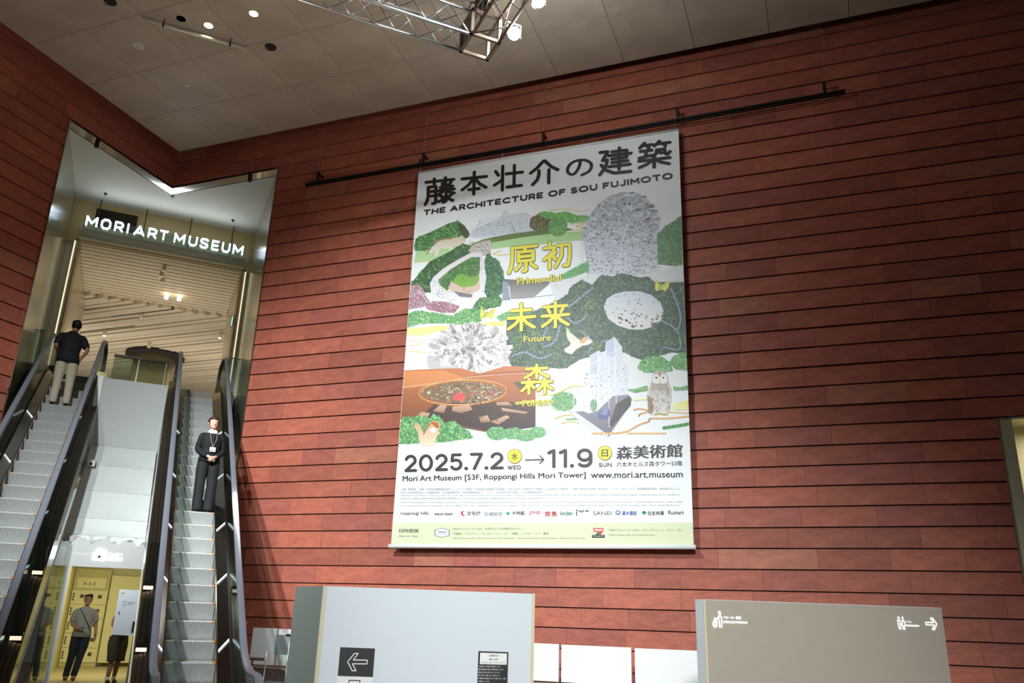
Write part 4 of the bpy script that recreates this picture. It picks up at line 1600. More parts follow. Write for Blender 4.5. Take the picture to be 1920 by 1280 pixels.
small = ['［主催］森美術館　［助成］文化芸術活動基盤強化基金（クリエイター等育成・文化施設高付加価値化支援事業）、独立行政法人日本芸術文化振興会、公益財団法人石橋財団　［協賛］株式会社大林組、株式会社ジンズホールディングス、鹿島建設株式会社、株式会社きんでん、',
         'NOT A HOTEL株式会社、SANEI株式会社、清水建設株式会社、住友林業株式会社、ルイナール、株式会社竹中工務店、トヨタ自動車株式会社',
         '[Organizer] Mori Art Museum   [Grants] Fund Agency for Cultural Affairs, Government of Japan; Japan Arts Council; Ishibashi Foundation   [Corporate Sponsors] OBAYASHI CORPORATION, JINS HOLDINGS Inc., KAJIMA CORPORATION, KINDEN CORPORATION, NOT A HOTEL Inc.,',
         'SANEI LTD., SHIMIZU CORPORATION, SUMITOMO FORESTRY CO., LTD., Ruinart, TAKENAKA CORPORATION, TOYOTA MOTOR CORPORATION',
         'House of Music Budapest, L’Arbre Blanc, House NA, The Grand Ring; photographs and drawings courtesy of the architects, the studios and the photographers listed in the catalogue of the exhibition, all works shown in part, Tokyo 2025',
         'The list of works follows the order of the collage from the upper left; forest, future and primordial drawings are newly made for this exhibition']
ends = [1276, 1020, 1276, 1016, 1279, 1274]
for i, s_ in enumerate(small):
    y = 914.5 + i * 6.1 + (1.2 if i > 3 else 0)
    btext(s_, 752 - i * .5, y, ends[i], y + (4.4 if i < 2 else 3.2), -.002, GR, 0)
logos = [('roppongi hills', 751, 803, 958, 966, (130, 130, 134)), ('MORI ART MUSEUM', 815, 848, 961, 965, (90, 90, 94)), ('文化庁', 875, 901, 957.5, 965, (60, 60, 64)), ('石橋財団', 908, 941, 959, 966, (150, 156, 164)), ('大林組', 960, 983, 957, 964.5, (50, 60, 60)), ('J!NS', 992, 1012.5, 957, 964.5, (206, 40, 60)), ('鹿島', 1021, 1044, 957.5, 967, (196, 52, 60)),
         ('kinden', 1051, 1073, 957, 965, (30, 110, 84)), ('SANEI', 1112, 1146, 957.5, 964.5, (120, 124, 130)), ('清水建設', 1166, 1194, 957, 965, (40, 84, 160)), ('住友林業', 1214, 1245, 957, 965, (60, 66, 66)), ('Ruinart', 1253, 1282, 956, 963.5, (70, 66, 62))]
for s_, x0, x1, y0, y1, c in logos:
    btext(s_, x0, y0 + .5, x1, y1 + .5, -.005, lin(c), .004)


def dot(x, y, rx, ry, c, l=(TLAY + .0004), n=14):
    DT.add([BP(x + rx * math.cos(2 * math.pi * k / n), y + ry * math.sin(2 * math.pi * k / n), l) for k in range(n)], [tuple(range(n))], lin(c))


dot(868.5, 962, 4.4, 4.4, (206, 44, 70))
dot(870.5, 962, 2.8, 3.2, (236, 240, 240), (TLAY + .0006))
DT.add([BP(x, y, (TLAY + .0004)) for x, y in ((948, 960), (956, 960), (952, 966))], [(0, 1, 2)], lin((40, 160, 110)))
dot(1158.5, 960.5, 4.8, 4, (44, 92, 170))
dot(1158.5, 960.5, 3, 2.2, (236, 240, 240), (TLAY + .0006))
DT.add([BP(x, y, (TLAY + .0004)) for x, y in ((1203, 960.5), (1207.5, 956.5), (1212, 960.5), (1207.5, 964.5))], [(0, 1, 2, 3)], lin((20, 130, 100)))
for i, (x, y) in enumerate(((1081, 956), (1081, 960), (1086, 957), (1090, 958), (1094, 957), (1099, 957), (1102, 957), (1081, 964))):
    dot(x, y + .5, 1.4, 1.4 if i != 3 else 2.2, (44, 44, 48))
GB = lin((92, 96, 84))
btext('同時開催', 748, 991, 785, 998.5, 0, GB, .006)
btext('Also on View', 747.5, 1002.5, 784, 1006.5, 0, GB, 0)
btext('MAMコレクション020：世界は小さな物語のなかに─', 849, 989, 984, 993.5, -.003, GB, 0)
btext('下道基行、ヴァンディー・ラッタナ、ジャン・オー（張鷗）、ツァオ・フェイ（曹斐）', 849, 998, 1030, 1002.5, -.002, GB, 0)
btext('MAM Collection 020: The World Lies in Our Narratives - Shitamichi Motoyuki, Vandy Rattana, Zhang O and Cao Fei', 849, 1007.5, 1097, 1011, -.002, GB, 0)
btext('MAMプロジェクト033：クリスティーン・サン・キム', 1142, 991, 1281, 996, 0, GB, 0)
btext('MAM Project 033: Christine Sun Kim', 1142, 1001, 1228, 1005, 0, GB, 0)
hexa = [(815, 993), (829, 989.5), (843, 993), (843, 1004), (829, 1007.5), (815, 1004)]
DT.add([BP(*p, (TLAY + .0003)) for p in hexa], [tuple(range(6))], lin((70, 84, 100)))
DT.add([BP(*p, (TLAY + .0005)) for p in shrink(hexa, .9)], [tuple(range(6))], lin((226, 232, 236)))
btext('MAM', 822, 995.5, 836, 999, 0, lin((50, 60, 74)), .01, (TLAY + .0008))
btext('COLLECTION', 819, 1000.5, 839, 1002.5, 0, lin((90, 100, 110)), 0, (TLAY + .0008))
DT.add([BP(*p, (TLAY + .0003)) for p in ((1112, 989.5), (1132, 989.5), (1131, 997), (1113, 997))], [(0, 1, 2, 3)], lin((206, 60, 66)))
DT.add([BP(*p, (TLAY + .0003)) for p in ((1116, 1003), (1121, 996), (1126, 1003))], [(0, 1, 2)], lin((44, 120, 90)))
DT.add([BP(*p, (TLAY + .0004)) for p in ((1122, 997), (1130, 997), (1126, 1003))], [(0, 1, 2)], lin((206, 60, 66)))
DT.add([BP(*p, (TLAY + .0003)) for p in ((1110, 1002.5), (1134, 1002.5), (1134, 1008), (1110, 1008))], [(0, 1, 2, 3)], lin((44, 44, 46)))
btext('MAM', 1115, 991, 1129, 995.5, 0, (.8, .8, .8, 1), .02, (TLAY + .0008))
btext('PROJECTS', 1112.5, 1004, 1132, 1006.5, 0, (.8, .8, .8, 1), 0, (TLAY + .0008))
DT.build('printed_text', 'banner_print', ban, color=True, label='dates, place and small print in dark grey at the foot of the banner')

# rail that carries it
rl = thing('hanging_rail', 'long thin black rail hung on wires across the top of the red wall', 'rail', uw(-4.2, 12.40, 9.80))
mb = MB()
mb.box((-9.28, 12.37, 9.775), (.95, 12.43, 9.81), uw)
mb.build('bar', 'black_rail', rl)
mb = MB()
mb.box((-9.28, 12.385, 9.735), (.95, 12.415, 9.758), uw)
mb.build('lower_bar', 'black_rail', rl)
for u in (-9.01, -6.63, -4.19, -1.74, .65):
    mb = MB()
    mb.box((u - .022, 12.38, 9.80), (u + .022, 12.42, 10.02), uw)
    b_ = mb.build('bracket', 'black_rail', rl)
    mb = MB()
    mb.box((u - .018, 12.40, 9.98), (u + .018, 12.6, 10.01), uw)
    mb.build('arm', 'black_rail', b_)
    mb = MB()
    mb.tube([uw(u, 12.40, 10.0), uw(u, 12.40, WTOP)], .004, 5)
    mb.build('wire', 'metal_post', rl)
for x in (788, 942, 1092, 1266):
    a = BP(x, 322 - .166 * (x - 785))
    mb = MB()
    mb.tube([a, Vector((a.x, a.y, 9.77))], .006, 5)
    mb.build('hook', 'metal_post', ban)

# ------------------------------------------------------------------ lit lettering over the passage
sg = thing('lettering_beam', 'steel beam with glowing white capital letters hung across the passage', 'sign', (-.2, 19.5, 9.5))
mb = MB()
mb.box((-2.0, 19.42, 9.40), (1.58, 19.56, 9.445))
mb.box((-2.0, 19.54, 9.445), (1.58, 19.56, 9.66))
mb.build('channel', 'beam_steel', sg)
mb = MB()
mb.box((-1.99, 19.50, 9.66), (1.57, 19.512, 9.93))
mb.build('backing_glass', 'clear_glass', sg)
segs = [('MORI', -1.975, -.895), ('ART', -.80, -.11), ('MUSEUM', 0.0, 1.545)]
segs = [('M', -1.965, -1.72), ('O', -1.66, -1.45), ('R', -1.385, -1.19), ('I', -1.14, -1.07), ('A', -.985, -.745), ('R', -.685, -.49), ('T', -.45, -.25), ('M', -.13, .115), ('U', .185, .385), ('S', .435, .63), ('E', .695, .87), ('U', .925, 1.12), ('M', 1.175, 1.42)]
F7 = {
    'M': [[(0, 0), (0, 1), (.5, .3), (1, 1), (1, 0)]], 'O': [[(.25, 0), (.75, 0), (1, .25), (1, .75), (.75, 1), (.25, 1), (0, .75), (0, .25), (.25, 0)]],
    'R': [[(0, 0), (0, 1), (.7, 1), (.98, .82), (.98, .6), (.7, .42), (0, .42)], [(.55, .42), (1, 0)]], 'I': [[(.5, 0), (.5, 1)]],
    'A': [[(0, 0), (.5, 1), (1, 0)], [(.2, .28), (.8, .28)]], 'T': [[(0, 1), (1, 1)], [(.5, 1), (.5, 0)]],
    'U': [[(0, 1), (0, .25), (.25, 0), (.75, 0), (1, .25), (1, 1)]], 'S': [[(1, .85), (.8, 1), (.2, 1), (0, .8), (.1, .6), (.9, .42), (1, .2), (.8, 0), (.2, 0), (0, .16)]],
    'E': [[(1, 1), (0, 1), (0, 0), (1, 0)], [(0, .5), (.9, .5)]],
}
for ch, x0, x1 in segs:
    x0 = -1.955 + (x0 + 1.965) * 1.026
    x1 = -1.955 + (x1 + 1.965) * 1.026
    mb = MB()
    for yy in (19.455,):
        for s_ in F7[ch]:
            pts = [(x0 + .022 + (x1 - x0 - .044) * a, 9.735 + .215 * b) for a, b in s_]
            stroke(mb, pts, .040, lambda x, z, yy=yy: Vector((x, yy, z)), n=8)
            for i in range(len(pts) - 1):
                (ax, az), (bx, bz) = pts[i], pts[i + 1]
                L_ = math.hypot(bx - ax, bz - az)
                nx_, nz_ = -(bz - az) / L_ * .019, (bx - ax) / L_ * .019
                mb.prism([Vector((ax + nx_, yy + .001, az + nz_)), Vector((ax - nx_, yy + .001, az - nz_)), Vector((bx - nx_, yy + .001, bz - nz_)), Vector((bx + nx_, yy + .001, bz + nz_))], (0, .035, 0))
    mb.build('letter', 'sign_white', sg)
for x in (-1.72, -.74, .25, 1.22):
    mb = MB()
    mb.tube([(x, 19.5, 9.66), (x, 19.5, 10.44)], .012, 6)
    mb.build('hanging_rod', 'deck_brown', sg)

# things in the passage ceiling
for (x, y, lb) in ((-1.64, 19.11, 'left'), (-.25, 18.52, 'middle'), (1.15, 19.12, 'right')):
    g = thing('sprinkler', 'small sprinkler in the pale passage ceiling, the %s one of the front three' % lb, 'sprinkler', (x, y, 10.4))
    mb = MB()
    mb.lathe((x, y, 10.415), [(.035, .024), (.035, .0), (.013, -.01), (.010, -.04)], 14)
    mb.build('head', 'metal_post' if lb == 'middle' else 'black_matt', g, smooth=True)
for n_, (x, y) in (('left', (1.215, 16.463)), ('right', (-1.736, 16.507))):
    pass
for (p_, nm) in ((uw(-10.80, 12.50, 10.26), 'right'), (uw(UL + .10, 10.43, 10.26), 'left')):
    g = thing('hanging_spot', 'small black cylinder hung on a wire at the %s end of the opening' % nm, 'lamp', p_)
    mb = MB()
    mb.lathe((p_.x, p_.y, p_.z - .1), [(.03, 0), (.045, .03), (.045, .18), (.02, .21)], 14)
    mb.build('body', 'black_matt', g, smooth=True)
    mb = MB()
    mb.tube([(p_.x, p_.y, p_.z + .1), (p_.x, p_.y, WTOP)], .004, 5)
    mb.build('wire', 'metal_post', g)

# track heads and spots on the slatted ceiling upstairs
for (px, py, on) in ((197, 622, 1), (280, 645, 0), (413, 626, 1), (311, 562, 2), (335, 565, 2), (307, 510, 3), (302, 521, 3), (304, 532, 3), (265, 592, 0)):
    q = ray(px, py)
    t = (9.25 - EYE) / q.z
    p_ = q * t + Vector((0, 0, EYE))
    if on in (0, 1):
        g = thing('track_spot', {197: 'cream track spotlight right of the black-shirted man, lamp lit', 280: 'unlit cream track spotlight just above the round column', 413: 'cream track spotlight at the right end, beside the steel wall', 265: 'unlit cream track spotlight highest up among the slats'}[px], 'spotlight', p_, 'track spotlights under the slatted ceiling')
        mb = MB()
        mb.lathe((p_.x, p_.y, p_.z - .12), [(.05, 0), (.055, .16), (.03, .2)], 12)
        mb.build('body', 'slat_cream', g, smooth=True)
        mb = MB()
        mb.box((p_.x - 1.1, p_.y - .02, p_.z + .08), (p_.x + 1.1, p_.y + .02, p_.z + .12), lambda x, y, z, p_=p_: Vector((p_.x + ((x - p_.x) + (y - p_.y)) * S2, p_.y + ((y - p_.y) - (x - p_.x)) * S2, z)))
        mb.build('track', 'black_matt', g)
        if on:
            mb = MB()
            mb.lathe((p_.x, p_.y, p_.z - .125), [(.045, 0), (.045, .005)], 12)
            mb.build('lens', 'warm_glow', g)
    elif on in (2, 3):
        mb = MB()
        mb.lathe((p_.x, p_.y, p_.z + .03), [(.05 if on == 2 else .07, 0), (.05, .03), (.045, .2)], 12)
        tag(mb.build('downlight', 'warm_glow' if on == 2 else 'soffit_white'), {311: 'left one of two tiny bright downlights among the slats', 335: 'right one of two tiny bright downlights among the slats', 307: 'pale round fitting in the slats, the uppermost of three', 302: 'pale round fitting in the slats, the middle of three', 304: 'pale round fitting in the slats, the lowest of three'}[px], 'light', 'bright downlights among the slats' if on == 2 else 'pale round fittings in the slats')
g = thing('exit_light', 'small upright blue-green lit sign on the right inner passage wall', 'sign', (1.54, 20.6, 8.0))
q = ray(437, 602)
t = 1.55 / q.x
p_ = q * t + Vector((0, 0, EYE))
mb = MB()
mb.box((1.53, p_.y - .05, p_.z - .11), (1.56, p_.y + .05, p_.z + .11))
mb.build('housing', 'metal_post', g)
mb = MB()
mb.box((1.524, p_.y - .04, p_.z - .1), (1.53, p_.y + .04, p_.z + .1))
mb.build('lit_face', 'green_led', g)

# ------------------------------------------------------------------ main ceiling fittings
def disc_light(name, u, w, lb, rr, m_, grp=None, inner=None):
    c = uw(u * KC, w * KC, CEIL)
    g = thing(name, lb, 'ceiling fitting' if m_ != 'warm_glow' else 'light', c, grp)
    mb = MB()
    mb.lathe((c.x, c.y, c.z - .012), [(rr + .015, .011), (rr + .015, .0), (rr, .0), (rr, .008)], 24)
    mb.build('trim_ring', 'soffit_white' if m_ != 'black_matt' else 'black_matt', g)
    mb = MB()
    mb.lathe((c.x, c.y, c.z - .016), [(rr, 0.0), (rr, .006)], 24)
    mb.build('face', m_, g)
    return g, c


disc_light('downlight', -8.49, 9.32, 'bright round ceiling downlight nearer the truss, right one of two', .07, 'warm_glow')
disc_light('downlight', -9.45, 9.32, 'bright round ceiling downlight above the hung rail, left one of two', .07, 'warm_glow')
g, c = disc_light('ceiling_speaker', -9.79, 9.02, 'round grey slotted speaker grille in the ceiling behind the hung rail', .085, 'grey_panel')
for k in range(4):
    mb = MB()
    mb.lathe((c.x, c.y, c.z - .02), [(.02 + k * .018, 0), (.026 + k * .018, 0)], 20)
    mb.build('ring', 'black_matt', g)
g, c = disc_light('ceiling_speaker', -11.07, 9.37, 'white round speaker disc in the ceiling left of the hung rail', .085, 'soffit_white')
for k in range(2):
    mb = MB()
    a = k * math.pi / 2
    mb.box((c.x - .05 * (k == 0) - .004, c.y - .05 * (k == 1) - .004, c.z - .02), (c.x + .05 * (k == 0) + .004, c.y + .05 * (k == 1) + .004, c.z - .016))
    mb.build('cross_slot', 'grey_panel', g)
disc_light('ceiling_sensor', -11.06, 10.63, 'tiny round sensor in the ceiling near the inner corner', .03, 'soffit_white')
for (u, w, lb) in ((-8.75, 10.17, 'black round hole in the ceiling with a small hook, right of the hung rail'), (-10.67, 8.30, 'black round hole in the ceiling with a small hook at the top edge')):
    g, c = disc_light('rigging_point', u, w, lb, .085, 'black_matt')
    mb = MB()
    mb.tube([(c.x - .06, c.y, c.z - .02), (c.x - .075, c.y, c.z - .09), (c.x - .05, c.y, c.z - .11), (c.x - .035, c.y, c.z - .08)], .012, 6)
    mb.build('hook', 'metal_post', g)
# hung rail track
a, b = Vector((-1.16, 13.45, 11.2)) * KC, Vector((.6, 13.42, 11.2)) * KC
g = thing('hung_track', 'slim white linear rail hung just below the ceiling on two clips', 'rail', a)
mb = MB()
mb.box((a.x, a.y - .025, CEIL - .15), (b.x, a.y + .025, CEIL - .12))
mb.build('bar', 'truss_alu', g)
for x in (a.x + .34, a.x + 1.43):
    mb = MB()
    mb.tube([(x, a.y, CEIL - .12), (x, a.y, CEIL)], .008, 6)
    mb.box((x - .015, a.y - .03, CEIL - .16), (x + .015, a.y + .03, CEIL - .115))
    mb.build('hanger', 'black_matt', g)

# ------------------------------------------------------------------ truss
def truss(label, A, B, up, side, n, m_, group=None):
    g = thing('lighting_truss', label, 'truss', A, group)
    A, B = Vector(A), Vector(B)
    sd, up = Vector(side), Vector(up)
    ch = []
    for i, j in ((0, 0), (1, 0), (1, 1), (0, 1)):
        o_ = sd * i + up * j
        mb = MB()
        mb.tube([A + o_, B + o_], .025, 8)
        mb.build('chord', m_, g, smooth=True)
        ch.append(o_)
    d_ = (B - A) / n
    for i in range(n):
        for (p, q) in ((0, 1), (1, 2), (2, 3), (3, 0)):
            s0, s1 = (p, q) if i % 2 else (q, p)
            mb = MB()
            mb.tube([A + d_ * i + ch[s0], A + d_ * (i + 1) + ch[s1]], .011, 6)
            mb.build('brace', m_, g, smooth=True)
    return g


TZ = 9.28
truss('white aluminium box truss running left under the ceiling from the corner block', (-1.2, 8.98, TZ), (3.262, 8.98, TZ), (0, 0, .40), (0, .40, 0), 14, 'truss_alu')
truss('brown-tinted box truss running towards the viewer from the corner block', (3.30, 5.0, TZ), (3.30, 8.942, TZ), (0, 0, .40), (.40, 0, 0), 11, 'truss_brown')
g = thing('truss_corner', 'boxy truss corner block of flat plates hanging from a chain', 'truss corner', (3.5, 9.18, TZ))
c0 = Vector((3.29, 8.97, TZ - .01))
E_ = .42
for (dx, dy) in ((0, 0), (E_, 0), (E_, E_), (0, E_)):
    mb = MB()
    x, y = c0.x + dx, c0.y + dy
    mb.box((x - .0215, y - .0215, c0.z + .004), (x + .0215, y + .0215, c0.z + .44))
    mb.build('post', 'truss_brown', g)
for zz in (0, .40):
    for (x0, y0, x1, y1) in ((0, 0, E_, 0), (E_, 0, E_, E_), (0, E_, E_, E_), (0, 0, 0, E_)):
        mb = MB()
        mb.box((c0.x + x0 - .022, c0.y + y0 - .022, c0.z + zz), (c0.x + x1 + .022, c0.y + y1 + .022, c0.z + zz + .045))
        mb.build('edge_bar', 'truss_brown', g)
mb = MB()
mb.box((c0.x + .0, c0.y + .01, c0.z + .05), (c0.x + .012, c0.y + E_ - .01, c0.z + .38))
mb.build('side_plate', 'deck_brown', g)
# chain motor line
cc = uw(-4.61 * KC, 10.33 * KC, CEIL)
hp = Vector((c0.x + .2, c0.y + .22, c0.z + .46))
g = thing('chain_hoist', 'black hoist body and chain dropping from a ceiling hole to the truss corner', 'hoist', cc)
mb = MB()
mb.lathe((cc.x, cc.y, CEIL - .02), [(.13, .015), (.13, 0), (.09, -.02)], 20)
mb.build('ceiling_cup', 'black_matt', g)
mb = MB()
mb.lathe((cc.x, cc.y, CEIL - .3), [(.03, 0), (.05, .05), (.05, .2), (.03, .28)], 12)
mb.build('hoist_body', 'deck_brown', g, smooth=True)
mb = MB()
mb.tube([(cc.x, cc.y, CEIL - .28), hp + Vector((.05, .05, .5)), hp], .014, 6)
mb.build('chain', 'black_matt', g)
mb = MB()
pts = [Vector((cc.x - .1, cc.y, CEIL - .03))]
for k in range(1, 9):
    t = k / 8
    pts.append(Vector((cc.x - .1, cc.y, CEIL)) * (1 - t) + (hp + Vector((-.14, -.02, 0))) * t + Vector((.03 * math.sin(k * 2.2) - .10 * math.sin(math.pi * t), 0, 0)))
mb.tube(pts, .012, 6)
mb.build('cable', 'black_matt', g)
# lamps on the second truss
for (x, y, lb) in ((3.85, 8.78, 'dazzling white truss lamp nearest the corner block'), (3.87, 8.05, 'dazzling white truss lamp at the top edge of the view')):
    g = thing('truss_lamp', lb, 'lamp', (x, y, TZ - .05))
    mb = MB()
    aim = Vector((-.30, -.75, -.55)).normalized()
    b0 = Vector((x, y, TZ + .06))
    mb.tube([b0 - aim * .14, b0 - aim * .10, b0 + aim * .10, b0 + aim * .13], [.05, .085, .095, .10], 16)
    mb.build('housing', 'truss_alu', g, smooth=True)
    mb = MB()
    mb.tube([b0 + aim * .131, b0 + aim * .139], .088, 16)
    mb.build('lens', 'lamp_glow', g)
    mb = MB()
    mb.box((x - .11, y - .01, TZ + .02), (x - .10, y + .02, TZ + .24))
    mb.box((x + .10, y - .01, TZ + .02), (x + .11, y + .02, TZ + .24))
    mb.box((x - .11, y - .01, TZ + .23), (x + .11, y + .02, TZ + .245))
    mb.build('yoke', 'truss_alu', g)
    l = bpy.data.lights.new('lamp_spill', 'POINT')
    l.energy = 85
    l.color = COOL
    l.shadow_soft_size = .08
    o_ = bpy.data.objects.new('lamp_spill', l)
    o_.location = (x + .05, y - .1, TZ + .38)
    COL.objects.link(o_)

# ------------------------------------------------------------------ front signboards
def panel_T(A, B):
    A, B = Vector((A[0], A[1], 0)), Vector((B[0], B[1], 0))
    dd = (B - A).normalized()
    nn = Vector((dd.y, -dd.x, 0))      # towards the viewer
    return lambda a, z, out=0.: A + dd * a + nn * out + Vector((0, 0, z))


P1 = panel_T((1.772, 8.049), (3.84, 7.755))
g = thing('sign_wall', 'white free-standing sign wall with a left-pointing arrow plate, in front left', 'sign wall', P1(1, 0))
A_, B_, C3 = P1(0, 0), P1(2.088, 0), Vector((1.622, 8.649, 0))
D3 = B_ + (C3 - A_)
mb = MB()
mb.prism([A_, B_, D3, C3], (0, 0, 1.795))
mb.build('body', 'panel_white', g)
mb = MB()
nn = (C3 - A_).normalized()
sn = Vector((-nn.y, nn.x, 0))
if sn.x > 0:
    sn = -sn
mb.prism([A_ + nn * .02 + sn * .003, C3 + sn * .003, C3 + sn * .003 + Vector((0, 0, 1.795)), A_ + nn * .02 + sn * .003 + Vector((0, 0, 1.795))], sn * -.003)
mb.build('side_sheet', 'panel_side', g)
for a in (0.0, 2.06):
    mb = MB()
    mb.prism([P1(a - .005, 0, .006), P1(a + .028, 0, .006), P1(a + .028, 1.797, .006), P1(a - .005, 1.797, .006)], P1(0, 0, 0) - P1(0, 0, .006))
    mb.build('edge_strip', 'panel_edge', g)
pl = MB()
pl.prism([P1(.199, 1.012, .004), P1(.521, 1.005, .004), P1(.521, 1.252, .004), P1(.199, 1.258, .004)], P1(0, 0, 0) - P1(0, 0, .004))
plate = pl.build('arrow_plate', 'dark_plate', g)
arr = [(0, 0), (.30, .40), (.49, .40), (.27, .09), (.97, .09), (.97, -.09), (.24, -.09), (.45, -.42), (.26, -.42), (0, 0)]
mb = MB()
stroke(mb, [(.278 + a * .185, 1.133 + b * .182) for a, b in arr], .0085, lambda x, z: P1(x, z, .0065))
mb.build('arrow', 'print_white', plate)
mb = MB()
mb.prism([P1(.199, .72, .004), P1(.521, .72, .004), P1(.521, 1.003, .004), P1(.199, 1.010, .004)], P1(0, 0, 0) - P1(0, 0, .004))
lp = mb.build('picture_plate', 'print_white', g)
mb = MB()
stroke(mb, [(.305, .8), (.305, .975), (.405, .973), (.405, .8)], .008, lambda x, z: P1(x, z, .0065))
mb.build('outline', 'dark_plate', lp)
mb = MB()
mb.prism([P1(1.523, .60, .004), P1(1.825, .60, .004), P1(1.825, 1.241, .004), P1(1.523, 1.246, .004)], P1(0, 0, 0) - P1(0, 0, .004))
np_ = mb.build('notice_plate', 'dark_plate', g)
mb = MB()
mb.prism([P1(1.54, 1.128, .0065), P1(1.81, 1.126, .0065), P1(1.81, 1.228, .0065), P1(1.54, 1.232, .0065)], P1(0, 0, 0) - P1(0, 0, .0025))
mb.build('notice_head', 'print_white', np_)
mb = MB()
put_text(mb, '入館券販売方法', lambda a, b: P1(a, b, .0085), 1.625, 1.198, 1.73, 1.216)
put_text(mb, '展覧上のお願い', lambda a, b: P1(a, b, .0085), 1.63, 1.164, 1.725, 1.182)
put_text(mb, 'Request Regarding Your Museum Experience', lambda a, b: P1(a, b, .0085), 1.555, 1.138, 1.795, 1.149)
mb.build('heading', 'ink', np_)
mb = MB()
for i, (s_, x1) in enumerate((('・作品保護のため、作品等には手を触れないでください。', 1.755), ('撮影の際は周囲のお客様にご配慮をお願いいたします。', 1.78), ('貴重品は必ずお手元にお持ちください。スタッフまで', 1.745), ('館内での飲食はご遠慮ください。傘はロッカーへ', 1.745), ('お子様連れのお客様は手をつないでご覧ください。ご協力', 1.805), ('をお願いいたします。', 1.645), ('・館内の混雑状況により入場をお待ちいただきます。', 1.78), ('携帯電話での通話はご遠慮ください。', 1.7))):
    z1 = 1.116 - i * .0268
    put_text(mb, s_, lambda a, b: P1(a, b, .0065), 1.528, z1 - .015, x1, z1)
mb.build('lines', 'print_white', np_)

P2 = panel_T((5.583, 7.299), (8.364, 6.698))
g = thing('sign_wall', 'free-standing sign wall with shade-toned front and lit stroller and toilet signs, in front right', 'sign wall', P2(1.4, 0))
A_, B_, C3 = P2(0, 0), P2(2.845, 0), Vector((5.433, 7.253, 0))
mb = MB()
bk = Vector((.34, .38, 0))
mb.prism([A_, B_, B_ + bk, C3 + bk, C3], (0, 0, 1.795))
mb.build('body', 'panel_shaded', g)
mb = MB()
sn = Vector((-.30, -.9, 0)).normalized()
mb.prism([C3 + sn * .004, A_ + sn * .004 - (A_ - C3) * .12, A_ + sn * .004 - (A_ - C3) * .12 + Vector((0, 0, 1.797)), C3 + sn * .004 + Vector((0, 0, 1.797))], sn * -.004)
mb.build('end_sheet', 'panel_white', g)  # end face of the same wall, given the paler lit tone
mb = MB()
mb.prism([P2(-.02, 0, .006), P2(.012, 0, .006), P2(.012, 1.798, .006), P2(-.02, 1.798, .006)], P2(0, 0, 0) - P2(0, 0, .006))
mb.build('edge_strip', 'panel_edge', g)
mb = MB()
mb.prism([P2(0, 1.795, 0), P2(2.845, 1.795, 0), P2(2.845, 1.795, 0) + bk, P2(0, 1.795, 0) + bk], (0, 0, .005))
mb.build('top_cap', 'panel_white', g)
PT = lambda x, z: P2(x, z, .006)
mb = MB()
# adult and stroller pictogram
stroke(mb, [(.165, 1.675), (.168, 1.665)], .026, PT)
stroke(mb, [(.150, 1.625), (.168, 1.645), (.186, 1.625), (.186, 1.575), (.182, 1.53), (.160, 1.53), (.158, 1.58), (.150, 1.625), (.118, 1.592)], .009, PT)
stroke(mb, [(.112, 1.615), (.113, 1.607)], .014, PT)
stroke(mb, [(.104, 1.59), (.090, 1.56), (.100, 1.533), (.122, 1.535), (.128, 1.575), (.112, 1.592), (.104, 1.59)], .016, PT)
mb.build('stroller_symbol', 'led_white', g)
mb = MB()
put_text(mb, 'ベビーカー置場', PT, .206, 1.612, .405, 1.640)
put_text(mb, 'STROLLER PARKING', PT, .206, 1.571, .475, 1.592)
mb.build('stroller_words', 'led_white', g)
mb = MB()
for k, x in enumerate((2.284, 2.334)):
    stroke(mb, [(x, 1.683), (x + .001, 1.676)], .017, PT)
    if k == 0:
        stroke(mb, [(x - .014, 1.655), (x - .010, 1.61), (x - .004, 1.565), (x + .014, 1.565), (x + .016, 1.61), (x + .014, 1.655), (x - .014, 1.655)], .007, PT)
    else:
        stroke(mb, [(x - .004, 1.655), (x - .018, 1.605), (x - .006, 1.60), (x - .006, 1.562), (x + .014, 1.562), (x + .014, 1.60), (x + .026, 1.605), (x + .010, 1.655), (x - .004, 1.655)], .007, PT)
mb.build('toilet_symbol', 'led_white', g)
mb = MB()
put_text(mb, 'トイレ', PT, 2.372, 1.630, 2.443, 1.652)
put_text(mb, 'RESTROOMS', PT, 2.372, 1.592, 2.53, 1.610)
mb.build('toilet_words', 'led_white', g)
mb = MB()
arr2 = [(1 - a, b) for a, b in arr]
stroke(mb, [(2.615 + a * .14, 1.628 + b * .145) for a, b in arr2], .008, PT)
mb.build('arrow', 'led_white', g)

# ------------------------------------------------------------------ ticket desk boards along the wall
PB_ = lambda a, z, out=0.: uw(a, 11.9 - out, z)
bd = [(-8.86, -8.40, 1.275), (-8.36, -7.5, 1.27), (-4.75, -4.02 + .38, 1.215), (-3.60, -2.60, 1.21), (-2.55, -1.40, 1.205)]
labs = ['white upright partition board, the leftmost, beside the foot of the right escalator', 'white upright partition board behind the grey screen, second from the left', 'white upright partition board partly behind the left sign wall', 'white upright partition board in the gap between the two sign walls, the middle one', 'white upright partition board half hidden by the right sign wall']
for (a, b, zt), lb in zip(bd, labs):
    g = thing('partition_board', lb, 'partition', PB_((a + b) / 2, 0))
    mb = MB()
    mb.box((a, 11.88, .72), (b, 11.92, zt), uw)
    mb.build('board', 'board_white', g)
    for x in (a + .04, b - .04):
        mb = MB()
        mb.box((x - .012, 11.92, 0), (x + .012, 11.95, zt - .35), uw)
        mb.build('post', 'metal_post', g)
    mb = MB()
    mb.box((a, 11.86, .0), (b, 11.92, .66), uw)
    mb.build('lower_board', 'board_white', g)
